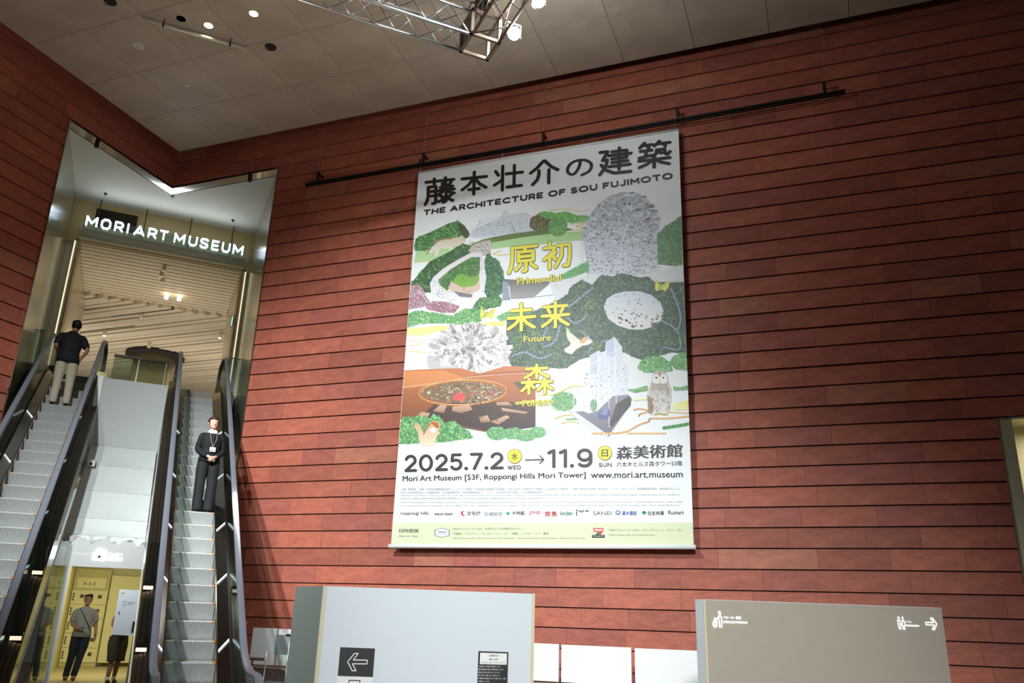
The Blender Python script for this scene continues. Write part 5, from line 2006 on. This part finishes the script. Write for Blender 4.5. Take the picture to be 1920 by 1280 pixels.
for (a, b, nm) in ((-8.86, -7.5, 'left'), (-4.75, -1.40, 'middle')):
    g = thing('counter', 'long counter with thin brown top below the %s white boards' % nm, 'counter', uw((a + b) / 2, 11.7, 0))
    mb = MB()
    mb.box((a, 11.45, .665), (b, 11.855, .705), uw)
    mb.build('top', 'rail_brown', g)
    for x in (a + .1, b - .1):
        mb = MB()
        mb.box((x - .02, 11.5, 0), (x + .02, 11.54, .665), uw)
        mb.build('leg', 'deck_black', g)
# rail beside the escalator foot
g = thing('barrier_rail', 'short brown-topped barrier rail with dark posts beside the escalator foot', 'railing', uw(-8.6, 11.2, 0))
q0, q1 = uw(-8.75, 11.0, .86), uw(-7.95, 11.0, .86)
mb = MB()
mb.tube([q0, q1], .022, 8)
mb.build('top_rail', 'rail_brown', g, smooth=True)
for t in (.35, .75):
    p_ = q0.lerp(q1, t)
    mb = MB()
    mb.tube([(p_.x, p_.y, 0), (p_.x, p_.y, .85)], .011, 8)
    mb.build('post', 'deck_black', g)
# monitor on the counter
Tm = lambda a, z, out=0.: uw(a, 11.3 - out, z)
g = thing('monitor', 'flat grey screen seen from behind above the counter left of the sign wall', 'monitor', Tm(-7.75, .7))
mb = MB()
mb.box((-7.98, 11.28, .92), (-7.4, 11.31, 1.20), uw)
mb.build('screen', 'screen_grey', g)
mb = MB()
mb.box((-7.80, 11.27, 1.19), (-7.4, 11.315, 1.215), uw)
mb.build('bezel', 'black_matt', g)
mb = MB()
mb.box((-7.72, 11.30, .72), (-7.66, 11.33, .95), uw)
mb.box((-7.80, 11.25, .705), (-7.58, 11.38, .72), uw)
mb.build('stand', 'metal_post', g)
for i, (x, zt) in enumerate(((-7.93, .98), (-7.55, 1.13))):
    mb = MB()
    mb.tube([Tm(x, 0.01, .3), Tm(x + .02, zt, .3)], .012, 8)
    tag(mb.build('slim_post', 'metal_post', smooth=True), ['slim steel post in front of the left edge of the grey screen', 'slim steel post in front of the right part of the grey screen'][i], 'post')

# ------------------------------------------------------------------ lockers
lk = thing('locker_bank', 'bank of cream lockers with dark lock plates at the back of the lower hall', 'lockers', (-.55, 25.6, 0))
for c_ in range(2):
    for r_ in range(5):
        x0 = -1.05 + c_ * .43
        z0 = .10 + r_ * .36
        mb = MB()
        mb.box((x0 + .006, 25.5, z0 + .006), (x0 + .424, 25.53, z0 + .354))
        dr = mb.build('locker_door', 'locker_cream', lk)
        mb = MB()
        mb.box((x0 + .21, 25.488, z0 + .16), (x0 + .30, 25.5, z0 + .25))
        mb.build('lock_plate', 'locker_mark', dr)
        mb = MB()
        for q in range(3):
            mb.box((x0 + .035, 25.49, z0 + .09 + q * .07), (x0 + .075, 25.5, z0 + .14 + q * .07))
        mb.build('handle', 'locker_mark', dr, kind='stuff')
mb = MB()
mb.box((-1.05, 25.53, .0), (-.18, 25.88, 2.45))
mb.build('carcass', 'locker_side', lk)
mb = MB()
mb.box((-.98, 25.49, 1.96), (-.28, 25.53, 2.22))
hd = mb.build('header_plate', 'locker_cream', lk)
mb = MB()
put_text(mb, 'A-5 0', lambda a, b: Vector((a, 25.485, b)), -.82, 2.02, -.52, 2.11)
mb.build('number', 'locker_mark', hd)
for k in range(2):
    mb = MB()
    x0 = -.15 + k * .80
    mb.box((x0, 25.5, .10), (x0 + .77, 25.53, 2.3))
    tag(mb.build('wall_panel', 'locker_cream'), ['tall cream flush panel right of the lockers', 'tall cream flush panel at the far right behind the white board'][k], 'panel')
g = thing('lintel_sign', 'lit white padlock-and-bag symbol with words above the locker entrance', 'sign', (-.3, 19.98, 2.55))
LT = lambda x, z: Vector((x, 19.99, z))
mb = MB()
stroke(mb, [(-.545, 2.47), (-.545, 2.58), (-.33, 2.565), (-.33, 2.455), (-.545, 2.47)], .045, LT)
stroke(mb, [(-.50, 2.60), (-.49, 2.65), (-.44, 2.67), (-.40, 2.65), (-.33, 2.64)], .045, LT)
mb.build('symbol', 'led_white', g)
mb = MB()
mb.box((-.455, 19.97, 2.49), (-.415, 19.985, 2.54))
mb.build('symbol_core', 'dark_plate', g)
mb = MB()
put_text(mb, 'ロッカー', LT, -.265, 2.55, .005, 2.61, (0, 0, 0, 1), .001)
put_text(mb, 'LOCKERS', LT, -.265, 2.455, .01, 2.515, (0, 0, 0, 1), .001)
mb.build('words', 'led_white', g)
# white sign board on a pole
g = thing('board_sign', 'white hanging board on a steel pole hiding a person down to the hips', 'sign board', (.35, 19.2, 0))
mb = MB()
pts = [Vector((.02, 19.2, .99)), Vector((.555, 19.2, .97)), Vector((.585, 19.2, 1.87)), Vector((.105, 19.2, 1.87))]
pts = [Vector((.062, 19.2, .99)), Vector((.60, 19.2, .97)), Vector((.60, 19.2, 1.86)), Vector((.062, 19.2, 1.86))]
mb.prism(pts, (0, .05, 0))
mb.build('board', 'sign_plate', g)
BTx = lambda x, z: Vector((x, 19.19, z))
mb = MB()
mb.box((.41, 19.188, 1.04), (.45, 19.2, 1.25))
mb.build('slot', 'dark_plate', g)
mb = MB()
stroke(mb, [(.475, 1.80), (.53, 1.80)], .016, BTx)
stroke(mb, [(.49, 1.765), (.52, 1.735)], .014, BTx)
stroke(mb, [(.52, 1.765), (.49, 1.735)], .014, BTx)
mb.build('corner_mark', 'dark_plate', g)
mb = MB()
mb.box((.11, 19.188, 1.79), (.17, 19.2, 1.82))
mb.build('corner_label', 'locker_cream', g)
mb = MB()
stroke(mb, [(.17, 1.56), (.17, 1.63), (.235, 1.63), (.235, 1.56), (.17, 1.56)], .006, BTx)
put_text(mb, '荷物返却口', BTx, .26, 1.60, .41, 1.625)
put_text(mb, 'BAGGAGE', BTx, .26, 1.572, .37, 1.585)
mb.build('print', 'ink_blue', g)
for (x, z) in ((.125, 1.42), (.50, 1.40)):
    mb = MB()
    mb.tube([(x, 19.2, z), (x, 19.17, z)], .014, 10)
    mb.build('bolt', 'metal_post', g)
mb = MB()
mb.tube([(.48, 19.28, 0), (.48, 19.28, 2.3)], .02, 10)
mb.build('pole', 'metal_post', g)
# security camera
g = thing('security_camera', 'small white box camera on a bracket at the top of the mesh sheets', 'camera', (-.74, 16.5, 3.95))
mb = MB()
mb.box((-.82, 16.42, 3.92), (-.70, 16.66, 4.0), lambda x, y, z: Vector((x, y, z + (y - 16.5) * .3)))
mb.build('body', 'white_paint', g)
mb = MB()
mb.lathe((-.76, 16.405, 3.94), [(.026, 0), (.03, .02)], 12, axis='y')
mb.build('lens', 'black_matt', g)
mb = MB()
mb.tube([(-.77, 16.58, 3.95), (-.80, 16.6, 3.84), (-.86, 16.62, 3.80)], .018, 8)
mb.build('bracket', 'metal_post', g)

# ------------------------------------------------------------------ people
def skin(name, chains, m_, parent, T, sub=2, extra=None):
    V, E_, R = [], [], []
    idx = {}

    def vid(p):
        k = tuple(round(c, 4) for c in p[:3])
        if k not in idx:
            idx[k] = len(V)
            V.append(T(*p[:3]))
            R.append(p[3])
        return idx[k]
    for ch in chains:
        ids = [vid(p) for p in ch]
        E_ += [(a, b) for a, b in zip(ids, ids[1:]) if a != b]
    me = bpy.data.meshes.new(name)
    org = wl(parent)
    me.from_pydata([v - org for v in V], E_, [])
    o = bpy.data.objects.new(name, me)
    COL.objects.link(o)
    md = o.modifiers.new('skin', 'SKIN')
    md.use_smooth_shade = True
    for i, sv in enumerate(me.skin_vertices[0].data):
        sv.radius = (R[i], R[i])
        sv.use_root = (i == 0)
    ms = o.modifiers.new('sub', 'SUBSURF')
    ms.levels = ms.render_levels = sub
    bpy.context.view_layer.update()
    dg = bpy.context.evaluated_depsgraph_get()
    nm = bpy.data.meshes.new_from_object(o.evaluated_get(dg))
    o.modifiers.clear()
    if extra is not None:
        vv = [tuple(v.co) for v in nm.vertices]
        ff = [tuple(p.vertices) for p in nm.polygons]
        n0 = len(vv)
        vv += [tuple(v - org) for v in extra.v]
        ff += [tuple(i + n0 for i in f) for f in extra.f]
        nm = bpy.data.meshes.new(name)
        nm.from_pydata(vv, [], ff)
        nm.polygons.foreach_set('use_smooth', [True] * len(ff))
    o.data = nm
    nm.name = name
    nm.materials.clear()
    nm.materials.append(MATS[m_])
    o.parent = parent
    return o


def loft(rings, T, n=18, mb=None):
    """rings (x, y, z, rx, ry)"""
    mb = mb or MB()
    vs = []
    for (x, y, z, rx, ry) in rings:
        for k in range(n):
            a = 2 * math.pi * k / n
            vs.append(T(x + rx * math.cos(a), y + ry * math.sin(a), z))
    fs = []
    for i in range(len(rings) - 1):
        for k in range(n):
            k2 = (k + 1) % n
            fs.append((i * n + k, i * n + k2, (i + 1) * n + k2, (i + 1) * n + k))
    fs.append(tuple(range(n))[::-1])
    fs.append(tuple(range((len(rings) - 1) * n, len(rings) * n)))
    mb.add(vs, fs)
    return mb


def limb(pts, rs, T, n=12, mb=None):
    mb = mb or MB()
    P = smooth_path3(pts, rs)
    mb.tube([T(*p[:3]) for p in P], [p[3] for p in P], n)
    return mb


def smooth_path3(pts, rs, n=4):
    p = [tuple(a) + (b,) for a, b in zip(pts, rs)]
    out = []
    for i in range(len(p) - 1):
        p0, p1, p2, p3 = p[max(i - 1, 0)], p[i], p[i + 1], p[min(i + 2, len(p) - 1)]
        for k in range(n):
            t = k / n
            out.append(tuple(.5 * (2 * p1[j] + (p2[j] - p0[j]) * t + (2 * p0[j] - 5 * p1[j] + 4 * p2[j] - p3[j]) * t * t + (3 * p1[j] - p0[j] - 3 * p2[j] + p3[j]) * t ** 3) for j in range(4)))
    out.append(p[-1])
    return out


def hand_chains(w, d_, n_, s=1., curl=.35, thumb=None):
    """wrist point, pointing direction, palm side normal; returns chains starting at the wrist"""
    w, d_, n_ = Vector(w), Vector(d_).normalized(), Vector(n_).normalized()
    sd = d_.cross(n_).normalized()
    palm = w + d_ * .045 * s
    ch = [[tuple(w) + (.024 * s,), tuple(palm) + (.026 * s,)]]
    for k, (off, L) in enumerate(((-.026, .062), (-.009, .072), (.009, .068), (.025, .052))):
        b = w + d_ * .085 * s + sd * off * s
        m1 = b + (d_ + n_ * curl).normalized() * L * .5 * s
        e = m1 + (d_ + n_ * curl * 2.6).normalized() * L * .5 * s
        ch.append([tuple(palm) + (.026 * s,), tuple(b) + (.0095 * s,), tuple(m1) + (.0085 * s,), tuple(e) + (.0065 * s,)])
    tb = w + d_ * .03 * s - sd * .03 * s
    te = tb + (d_ - sd * .7 + n_ * .4).normalized() * .05 * s
    ch.append([tuple(palm) + (.026 * s,), tuple(tb) + (.011 * s,), tuple(te) + (.008 * s,)])
    return ch


def frame(loc, ang, sc=1.):
    """local x = figure's left-right, local -y = the way it faces"""
    c, s_ = math.cos(ang), math.sin(ang)
    loc = Vector(loc)
    return lambda x, y, z: loc + Vector(((x * c - y * s_) * sc, (x * s_ + y * c) * sc, z * sc))


def face(T, hc, parent, hair_m, lipm='lip', s=1., brow=True):
    """eyes, brows, nose, mouth and ears placed on the head; hc = head centre in figure space"""
    x, y, z = hc
    for sx in (-1, 1):
        e = MB()
        e.ball(T(x + sx * .029 * s, y - .078 * s, z), (.009 * s, .005, .0045 * s), 8, 6)
        e.build('eye', 'black_matt', parent, smooth=True)
        if not brow:
            continue
        e = MB()
        e.tube([T(x + sx * .015 * s, y - .085 * s, z + .018 * s), T(x + sx * .030 * s, y - .082 * s, z + .022 * s), T(x + sx * .043 * s, y - .074 * s, z + .018 * s)], .0028 * s, 5)
        e.build('eyebrow', hair_m, parent)
    e = MB()
    e.tube([T(x - .018 * s, y - .078 * s, z - .062 * s), T(x, y - .084 * s, z - .063 * s), T(x + .018 * s, y - .078 * s, z - .062 * s)], .0045 * s, 6)
    e.build('mouth', lipm, parent, smooth=True)


def head_chain(hc, neck, s=1.):
    x, y, z = hc
    return [[neck + (.050 * s,), (x, y + .015, z - .02 * s, .045 * s)]]


def head_mesh(hc, T, s=1.):
    x, y, z = hc
    mb = loft([(x, y - .046 * s, z - .112 * s, .016 * s, .018 * s), (x, y - .040 * s, z - .102 * s, .036 * s, .036 * s), (x, y - .028 * s, z - .078 * s, .053 * s, .055 * s), (x, y - .014 * s, z - .045 * s, .064 * s, .071 * s),
               (x, y - .002, z - .008 * s, .071 * s, .083 * s), (x, y + .004, z + .03 * s, .074 * s, .089 * s), (x, y + .008, z + .06 * s, .069 * s, .084 * s), (x, y + .012, z + .086 * s, .052 * s, .066 * s), (x, y + .015, z + .103 * s, .024 * s, .032 * s)], T, 20)
    mb.tube([T(x, y - .080 * s, z + .008 * s), T(x, y - .088 * s, z - .015 * s), T(x, y - .094 * s, z - .034 * s), T(x, y - .080 * s, z - .044 * s)], [.006 * s, .008 * s, .012 * s, .008 * s], 8)
    for sx in (-1, 1):
        mb.ball(T(x + sx * .073 * s, y + .012, z - .018 * s), (.012 * s, .018 * s, .030 * s), 8, 6)
    return mb


# --- woman in black on the right escalator
y9, z9 = nose(9)
wy = y9 + .16
T = frame((1.07, wy, z9), .16, 1.0)
g = thing('person', 'woman in black top and wide black trousers with white collar and name badge, hands clasped', 'person', (1.07, wy, z9))
hc = (-.015, -.01, 1.50)
armL = [(-.145, .02, 1.265), (-.178, .03, 1.16), (-.196, .04, 1.04), (-.135, -.06, .955), (-.04, -.15, .90)]
armR = [(.145, .02, 1.265), (.178, .03, 1.16), (.196, .04, 1.04), (.135, -.06, .955), (.045, -.15, .90)]
ar = [.034, .034, .030, .028, .023]
body = head_chain(hc, (0, .01, 1.37)) + [
    [(0, .01, 1.37, .052), (0, .02, 1.25, .05), (0, .02, 1.08, .07), (0, .02, .92, .09)],
    [(0, .02, 1.25, .05)] + [p + (r_,) for p, r_ in zip(armL, ar)],
    [(0, .02, 1.25, .05)] + [p + (r_,) for p, r_ in zip(armR, ar)],
    [(0, .02, .92, .09), (-.085, .01, .84, .06), (-.09, 0, .46, .045), (-.085, .01, .07, .034), (-.08, -.06, .03, .028)],
    [(0, .02, .92, .09), (.085, .01, .84, .06), (.09, 0, .46, .045), (.085, .01, .07, .034), (.08, -.06, .03, .028)]]
body += hand_chains(armL[-1], (.75, -.15, -.5), (.3, .9, 0), .82, .5)
body += hand_chains(armR[-1], (-.75, -.35, -.5), (-.3, .9, 0), .82, .5)
bo_ = skin('body', body, 'skin_tone', g, T, extra=head_mesh(hc, T))
face(T, hc, g, 'hair_brown', brow=False)
mb = loft([(0, .015, .83, .176, .128), (0, .015, .90, .172, .124), (0, .015, 1.0, .150, .108), (0, .015, 1.08, .150, .108), (0, .01, 1.18, .166, .114), (0, .015, 1.255, .166, .104), (0, .018, 1.305, .135, .086), (0, .02, 1.335, .085, .068), (0, .02, 1.345, .07, .06)], T, 22)
for aa in (armL, armR):
    k_ = -1 if aa is armL else 1
    limb([(k_ * .09, .018, 1.262)] + aa[:4] + [(k_ * .072, -.125, .918)], [.045, .060, .055, .050, .047, .040], T, 14, mb)
mb.build('top', 'cloth_black', g, smooth=True)
for sx in (-1, 1):
    mb = limb([(sx * .075, .02, .90), (sx * .085, .015, .76), (sx * .092, .01, .60), (sx * .095, .0, .42), (sx * .09, .0, .20), (sx * .082, -.01, .03)], [.088, .098, .090, .080, .080, .082], T, 16)
    mb.build('trouser_leg', 'cloth_charcoal', g, smooth=True)
    mb = MB()
    mb.ball(T(sx * .075, -.055, .03), (.042, .10, .032), 12, 8)
    mb.build('shoe', 'shoe_black', g, smooth=True)
mb = loft([(0, .012, 1.31, .094, .082), (0, .010, 1.34, .086, .074), (0, .01, 1.375, .064, .062), (0, .01, 1.385, .056, .055)], T, 18)
mb.build('collar', 'cloth_white', g, smooth=True)
mb = MB()
mb.ball(T(hc[0], hc[1] + .030, hc[2] + .030), (.086, .086, .086), 20, 14)
ho = mb.build('hair', 'hair_brown', g, smooth=True)
mb = MB()
mb.ball(T(hc[0], hc[1] - .022, hc[2] + .066), (.074, .070, .042), 18, 10)
for sx in (-1, 1):
    mb.tube([T(hc[0] + sx * .068, hc[1] - .03, hc[2] + .05), T(hc[0] + sx * .075, hc[1] - .022, hc[2] - .0), T(hc[0] + sx * .072, hc[1] - .012, hc[2] - .05)], [.012, .010, .004], 7)
mb.build('fringe', 'hair_brown', ho, smooth=True)
mb = MB()
mb.tube([T(-.06, -.045, 1.345), T(-.045, -.112, 1.20), T(0, -.118, 1.07)], .0035, 5)
mb.tube([T(.06, -.045, 1.345), T(.045, -.112, 1.20), T(0, -.118, 1.07)], .0035, 5)
mb.build('lanyard', 'grey_panel', g)
mb = MB()
mb.box((-.047, -.128, .995), (.047, -.122, 1.07), T)
bd_ = mb.build('badge', 'cloth_white', g)
mb = MB()
mb.box((-.035, -.130, 1.012), (.03, -.128, 1.024), T)
mb.build('badge_print', 'lip', bd_)
mb = MB()
mb.prism([T(-.008, -.118, 1.28), T(.012, -.118, 1.28), T(.02, -.124, 1.16), T(.0, -.124, 1.15)], T(0, 0, 0) - T(0, .004, 0))
mb.build('ribbon', 'cloth_charcoal', g)

# --- man from behind on the left escalator
y18, z18 = nose(18)
T = frame((-1.56, y18 + .17, z18), math.pi + .12, 1.04)   # faces away
g = thing('person', 'man seen from behind in black polo shirt and beige trousers, one hand on his hip', 'person', (-1.56, y18 + .17, z18))
# figure space: his left is +x in the picture's left after the turn
hc = (-.03, -.02, 1.59)
body = head_chain(hc, (0, .0, 1.44)) + [
    [(0, 0, 1.44, .055), (0, .01, 1.33, .06), (0, 0, 1.12, .10), (0, 0, .95, .12)],
    [(0, .01, 1.33, .06), (-.18, .01, 1.345, .04), (-.30, .05, 1.13, .042), (-.205, -.02, .96, .030)],
    [(0, .01, 1.33, .06), (.18, .01, 1.345, .04), (.25, .04, 1.13, .042), (.17, -.17, 1.07, .030)],
    [(0, 0, .95, .12), (-.09, 0, .88, .09), (-.10, 0, .48, .055), (-.11, .03, .08, .038), (-.11, -.07, .04, .03)],
    [(0, 0, .95, .12), (.09, 0, .88, .09), (.10, -.01, .48, .055), (.10, .03, .08, .038), (.10, -.07, .04, .03)]]
body += hand_chains((-.205, -.02, .96), (.35, -.25, -.9), (.9, .1, .2), .95, .3)
body += hand_chains((.17, -.17, 1.07), (-.6, -.7, .1), (0, 0, -1), .95, .3)
skin('body', body, 'skin_tan', g, T, extra=head_mesh(hc, T))
face(T, hc, g, 'hair_black')
mb = loft([(0, 0, .84, .202, .145), (0, 0, .93, .192, .136), (0, 0, 1.05, .168, .12), (0, 0, 1.2, .195, .13), (0, .005, 1.32, .21, .125), (0, .005, 1.39, .185, .10), (0, 0, 1.43, .10, .075), (0, 0, 1.46, .066, .062)], T, 22)
limb([(-.09, .005, 1.345), (-.165, .01, 1.35), (-.215, .02, 1.27), (-.262, .04, 1.17)], [.05, .066, .070, .068], T, 14, mb)
limb([(.09, .005, 1.345), (.165, .01, 1.35), (.21, .02, 1.27), (.235, .03, 1.17)], [.05, .066, .070, .068], T, 14, mb)
mb.build('polo_shirt', 'cloth_black', g, smooth=True)
for sx, hx in ((-1, -.105), (1, .10)):
    mb = limb([(sx * .082, .01, .92), (sx * .095, .0, .75), (hx, 0, .48), (hx * 1.05, .01, .25), (hx * 1.08, .0, .075)], [.096, .102, .078, .07, .068], T, 16)
    mb.build('trouser_leg', 'cloth_khaki', g, smooth=True)
    mb = MB()
    mb.ball(T(hx * 1.08, -.06, .042), (.046, .125, .042), 12, 8)
    mb.build('shoe', 'shoe_black', g, smooth=True)
mb = MB()
mb.ball(T(hc[0], hc[1] + .02, hc[2] + .022), (.088, .094, .094), 18, 12)
for k in range(18):
    a = random.uniform(0, 6.28)
    mb.ball(T(hc[0] + .055 * math.cos(a), hc[1] + .03 + .05 * math.sin(a), hc[2] + random.uniform(-.05, .075)), .034, 8, 6)
mb.build('hair', 'hair_black', g, smooth=True)

# --- man walking in the locker hall
T = frame((-.53, 21.1, 0), .1, 1.02)
g = thing('person', 'man in grey T-shirt and dark jeans with shoulder strap in locker hall', 'person', (-.53, 21.1, 0))
hc = (.01, -.02, 1.61)
body = head_chain(hc, (0, 0, 1.46)) + [
    [(0, 0, 1.46, .055), (0, .01, 1.35, .06), (0, 0, 1.12, .10), (0, 0, .95, .11)],
    [(0, .01, 1.35, .06), (-.18, .01, 1.365, .04), (-.23, .02, 1.12, .04), (-.12, -.17, 1.03, .028)],
    [(0, .01, 1.35, .06), (.18, .01, 1.365, .04), (.25, .02, 1.12, .04), (.27, -.05, .88, .028)],
    [(0, 0, .95, .11), (-.09, 0, .88, .085), (-.11, .0, .48, .055), (-.15, .06, .09, .038), (-.16, -.03, .04, .03)],
    [(0, 0, .95, .11), (.09, 0, .88, .085), (.04, -.08, .48, .055), (-.02, -.12, .09, .038), (-.02, -.22, .05, .03)]]
body += hand_chains((-.12, -.17, 1.03), (.8, -.5, .1), (0, -.2, 1), .9, .5)
body += hand_chains((.27, -.05, .88), (.1, -.1, -1), (-1, 0, 0), .9, .4)
skin('body', body, 'skin_far', g, T, extra=head_mesh(hc, T))
face(T, hc, g, 'hair_black')
mb = loft([(0, 0, .86, .196, .142), (0, 0, 1.0, .172, .122), (0, 0, 1.2, .185, .12), (0, .005, 1.34, .20, .118), (0, .005, 1.41, .18, .095), (0, 0, 1.45, .10, .07), (0, 0, 1.475, .066, .06)], T, 22)
limb([(-.09, .005, 1.36), (-.16, .01, 1.37), (-.198, .015, 1.29), (-.218, .02, 1.17)], [.05, .062, .064, .060], T, 14, mb)
limb([(.09, .005, 1.36), (.16, .01, 1.37), (.205, .015, 1.29), (.232, .02, 1.17)], [.05, .062, .064, .060], T, 14, mb)
mb.build('t_shirt', 'cloth_grey', g, smooth=True)
mb = MB()
mb.tube([T(-.12, -.07, 1.43), T(-.03, -.125, 1.30), T(.09, -.128, 1.10), T(.165, -.06, .96)], .008, 6)
mb.build('shoulder_strap', 'black_matt', g)
mb = MB()
mb.tube([T(.263, -.045, .905), T(.266, -.048, .89)], .034, 12)
mb.build('wrist_watch', 'black_matt', g)
mb = MB()
mb.box((-.05, -.27, 1.035), (.03, -.20, 1.048), T)
mb.build('phone', 'black_matt', g)
mb = limb([(-.08, .01, .93), (-.095, .0, .72), (-.11, .0, .48), (-.135, .04, .25), (-.15, .05, .07)], [.105, .1, .078, .068, .064], T, 16)
mb.build('trouser_leg', 'cloth_navy', g, smooth=True)
mb = limb([(.08, .01, .93), (.075, -.03, .72), (.04, -.08, .48), (.01, -.10, .25), (-.02, -.11, .09)], [.105, .1, .078, .068, .064], T, 16)
mb.build('trouser_leg', 'cloth_navy', g, smooth=True)
for (x, y, z) in ((-.155, -.01, .045), (-.02, -.19, .05)):
    mb = MB()
    mb.ball(T(x, y, z), (.05, .12, .045), 12, 8)
    mb.build('shoe', 'shoe_brown', g, smooth=True)
mb = MB()
mb.ball(T(hc[0], hc[1] + .028, hc[2] + .035), (.088, .088, .088), 18, 12)
for k in range(22):
    a = random.uniform(0, 6.28)
    mb.ball(T(hc[0] + .055 * math.cos(a), hc[1] + .022 + .060 * math.sin(a), hc[2] + random.uniform(.045, .085)), .033, 8, 6)
mb.build('hair', 'hair_black', g, smooth=True)

# --- person behind the white board, only hips and legs in view
T = frame((.22, 20.1, 0), .5, .97)
g = thing('person', 'person in dark knee-length shorts seen from the hips down below the white board', 'person', (.22, 20.1, 0))
hc = (0, -.02, 1.60)
body = head_chain(hc, (0, 0, 1.46)) + [
    [(0, 0, 1.46, .055), (0, .01, 1.35, .06), (0, 0, 1.12, .10), (0, 0, .95, .11)],
    [(0, .01, 1.35, .06), (-.17, .01, 1.36, .04), (-.20, .0, 1.18, .04), (-.10, -.18, 1.18, .028)],
    [(0, .01, 1.35, .06), (.17, .01, 1.36, .04), (.20, .0, 1.18, .04), (.10, -.18, 1.18, .028)],
    [(0, 0, .95, .11), (-.09, 0, .88, .085), (-.09, -.02, .50, .058), (-.10, -.01, .32, .058), (-.12, .0, .09, .036), (-.12, -.08, .04, .03)],
    [(0, 0, .95, .11), (.09, 0, .88, .085), (.09, .04, .50, .058), (.09, .08, .32, .058), (.08, .10, .09, .036), (.08, .02, .04, .03)]]
body += hand_chains((-.10, -.18, 1.18), (.6, -.7, .1), (0, 0, 1), .9, .4)
body += hand_chains((.10, -.18, 1.18), (-.6, -.7, .1), (0, 0, 1), .9, .4)
skin('body', body, 'skin_far', g, T, extra=head_mesh(hc, T))
face(T, hc, g, 'hair_black')
mb = loft([(0, 0, .90, .165, .12), (0, 0, 1.1, .17, .12), (0, 0, 1.34, .19, .118), (0, .005, 1.41, .17, .095), (0, 0, 1.47, .07, .06)], T, 20)
mb.build('t_shirt', 'cloth_olive', g, smooth=True)
for sx in (-1, 1):
    mb = limb([(sx * .08, .01, .96), (sx * .092, .01, .80), (sx * .095, .0 + .02 * sx, .62), (sx * .095, -.01 + .03 * sx, .46)], [.112, .118, .108, .104], T, 16)
    mb.build('shorts_leg', 'cloth_olive', g, smooth=True)
for (x, y) in ((-.12, -.05), (.08, .05)):
    mb = MB()
    mb.ball(T(x, y, .045), (.05, .12, .045), 12, 8)
    mb.build('shoe', 'black_matt', g, smooth=True)
    mb = limb([(x, y + .05, .07), (x, y + .05, .15)], [.044, .042], T, 12)
    mb.build('sock', 'cloth_white', g, smooth=True)
mb = MB()
mb.ball(T(hc[0], hc[1] + .028, hc[2] + .03), (.088, .088, .088), 16, 10)
mb.build('hair', 'hair_black', g, smooth=True)
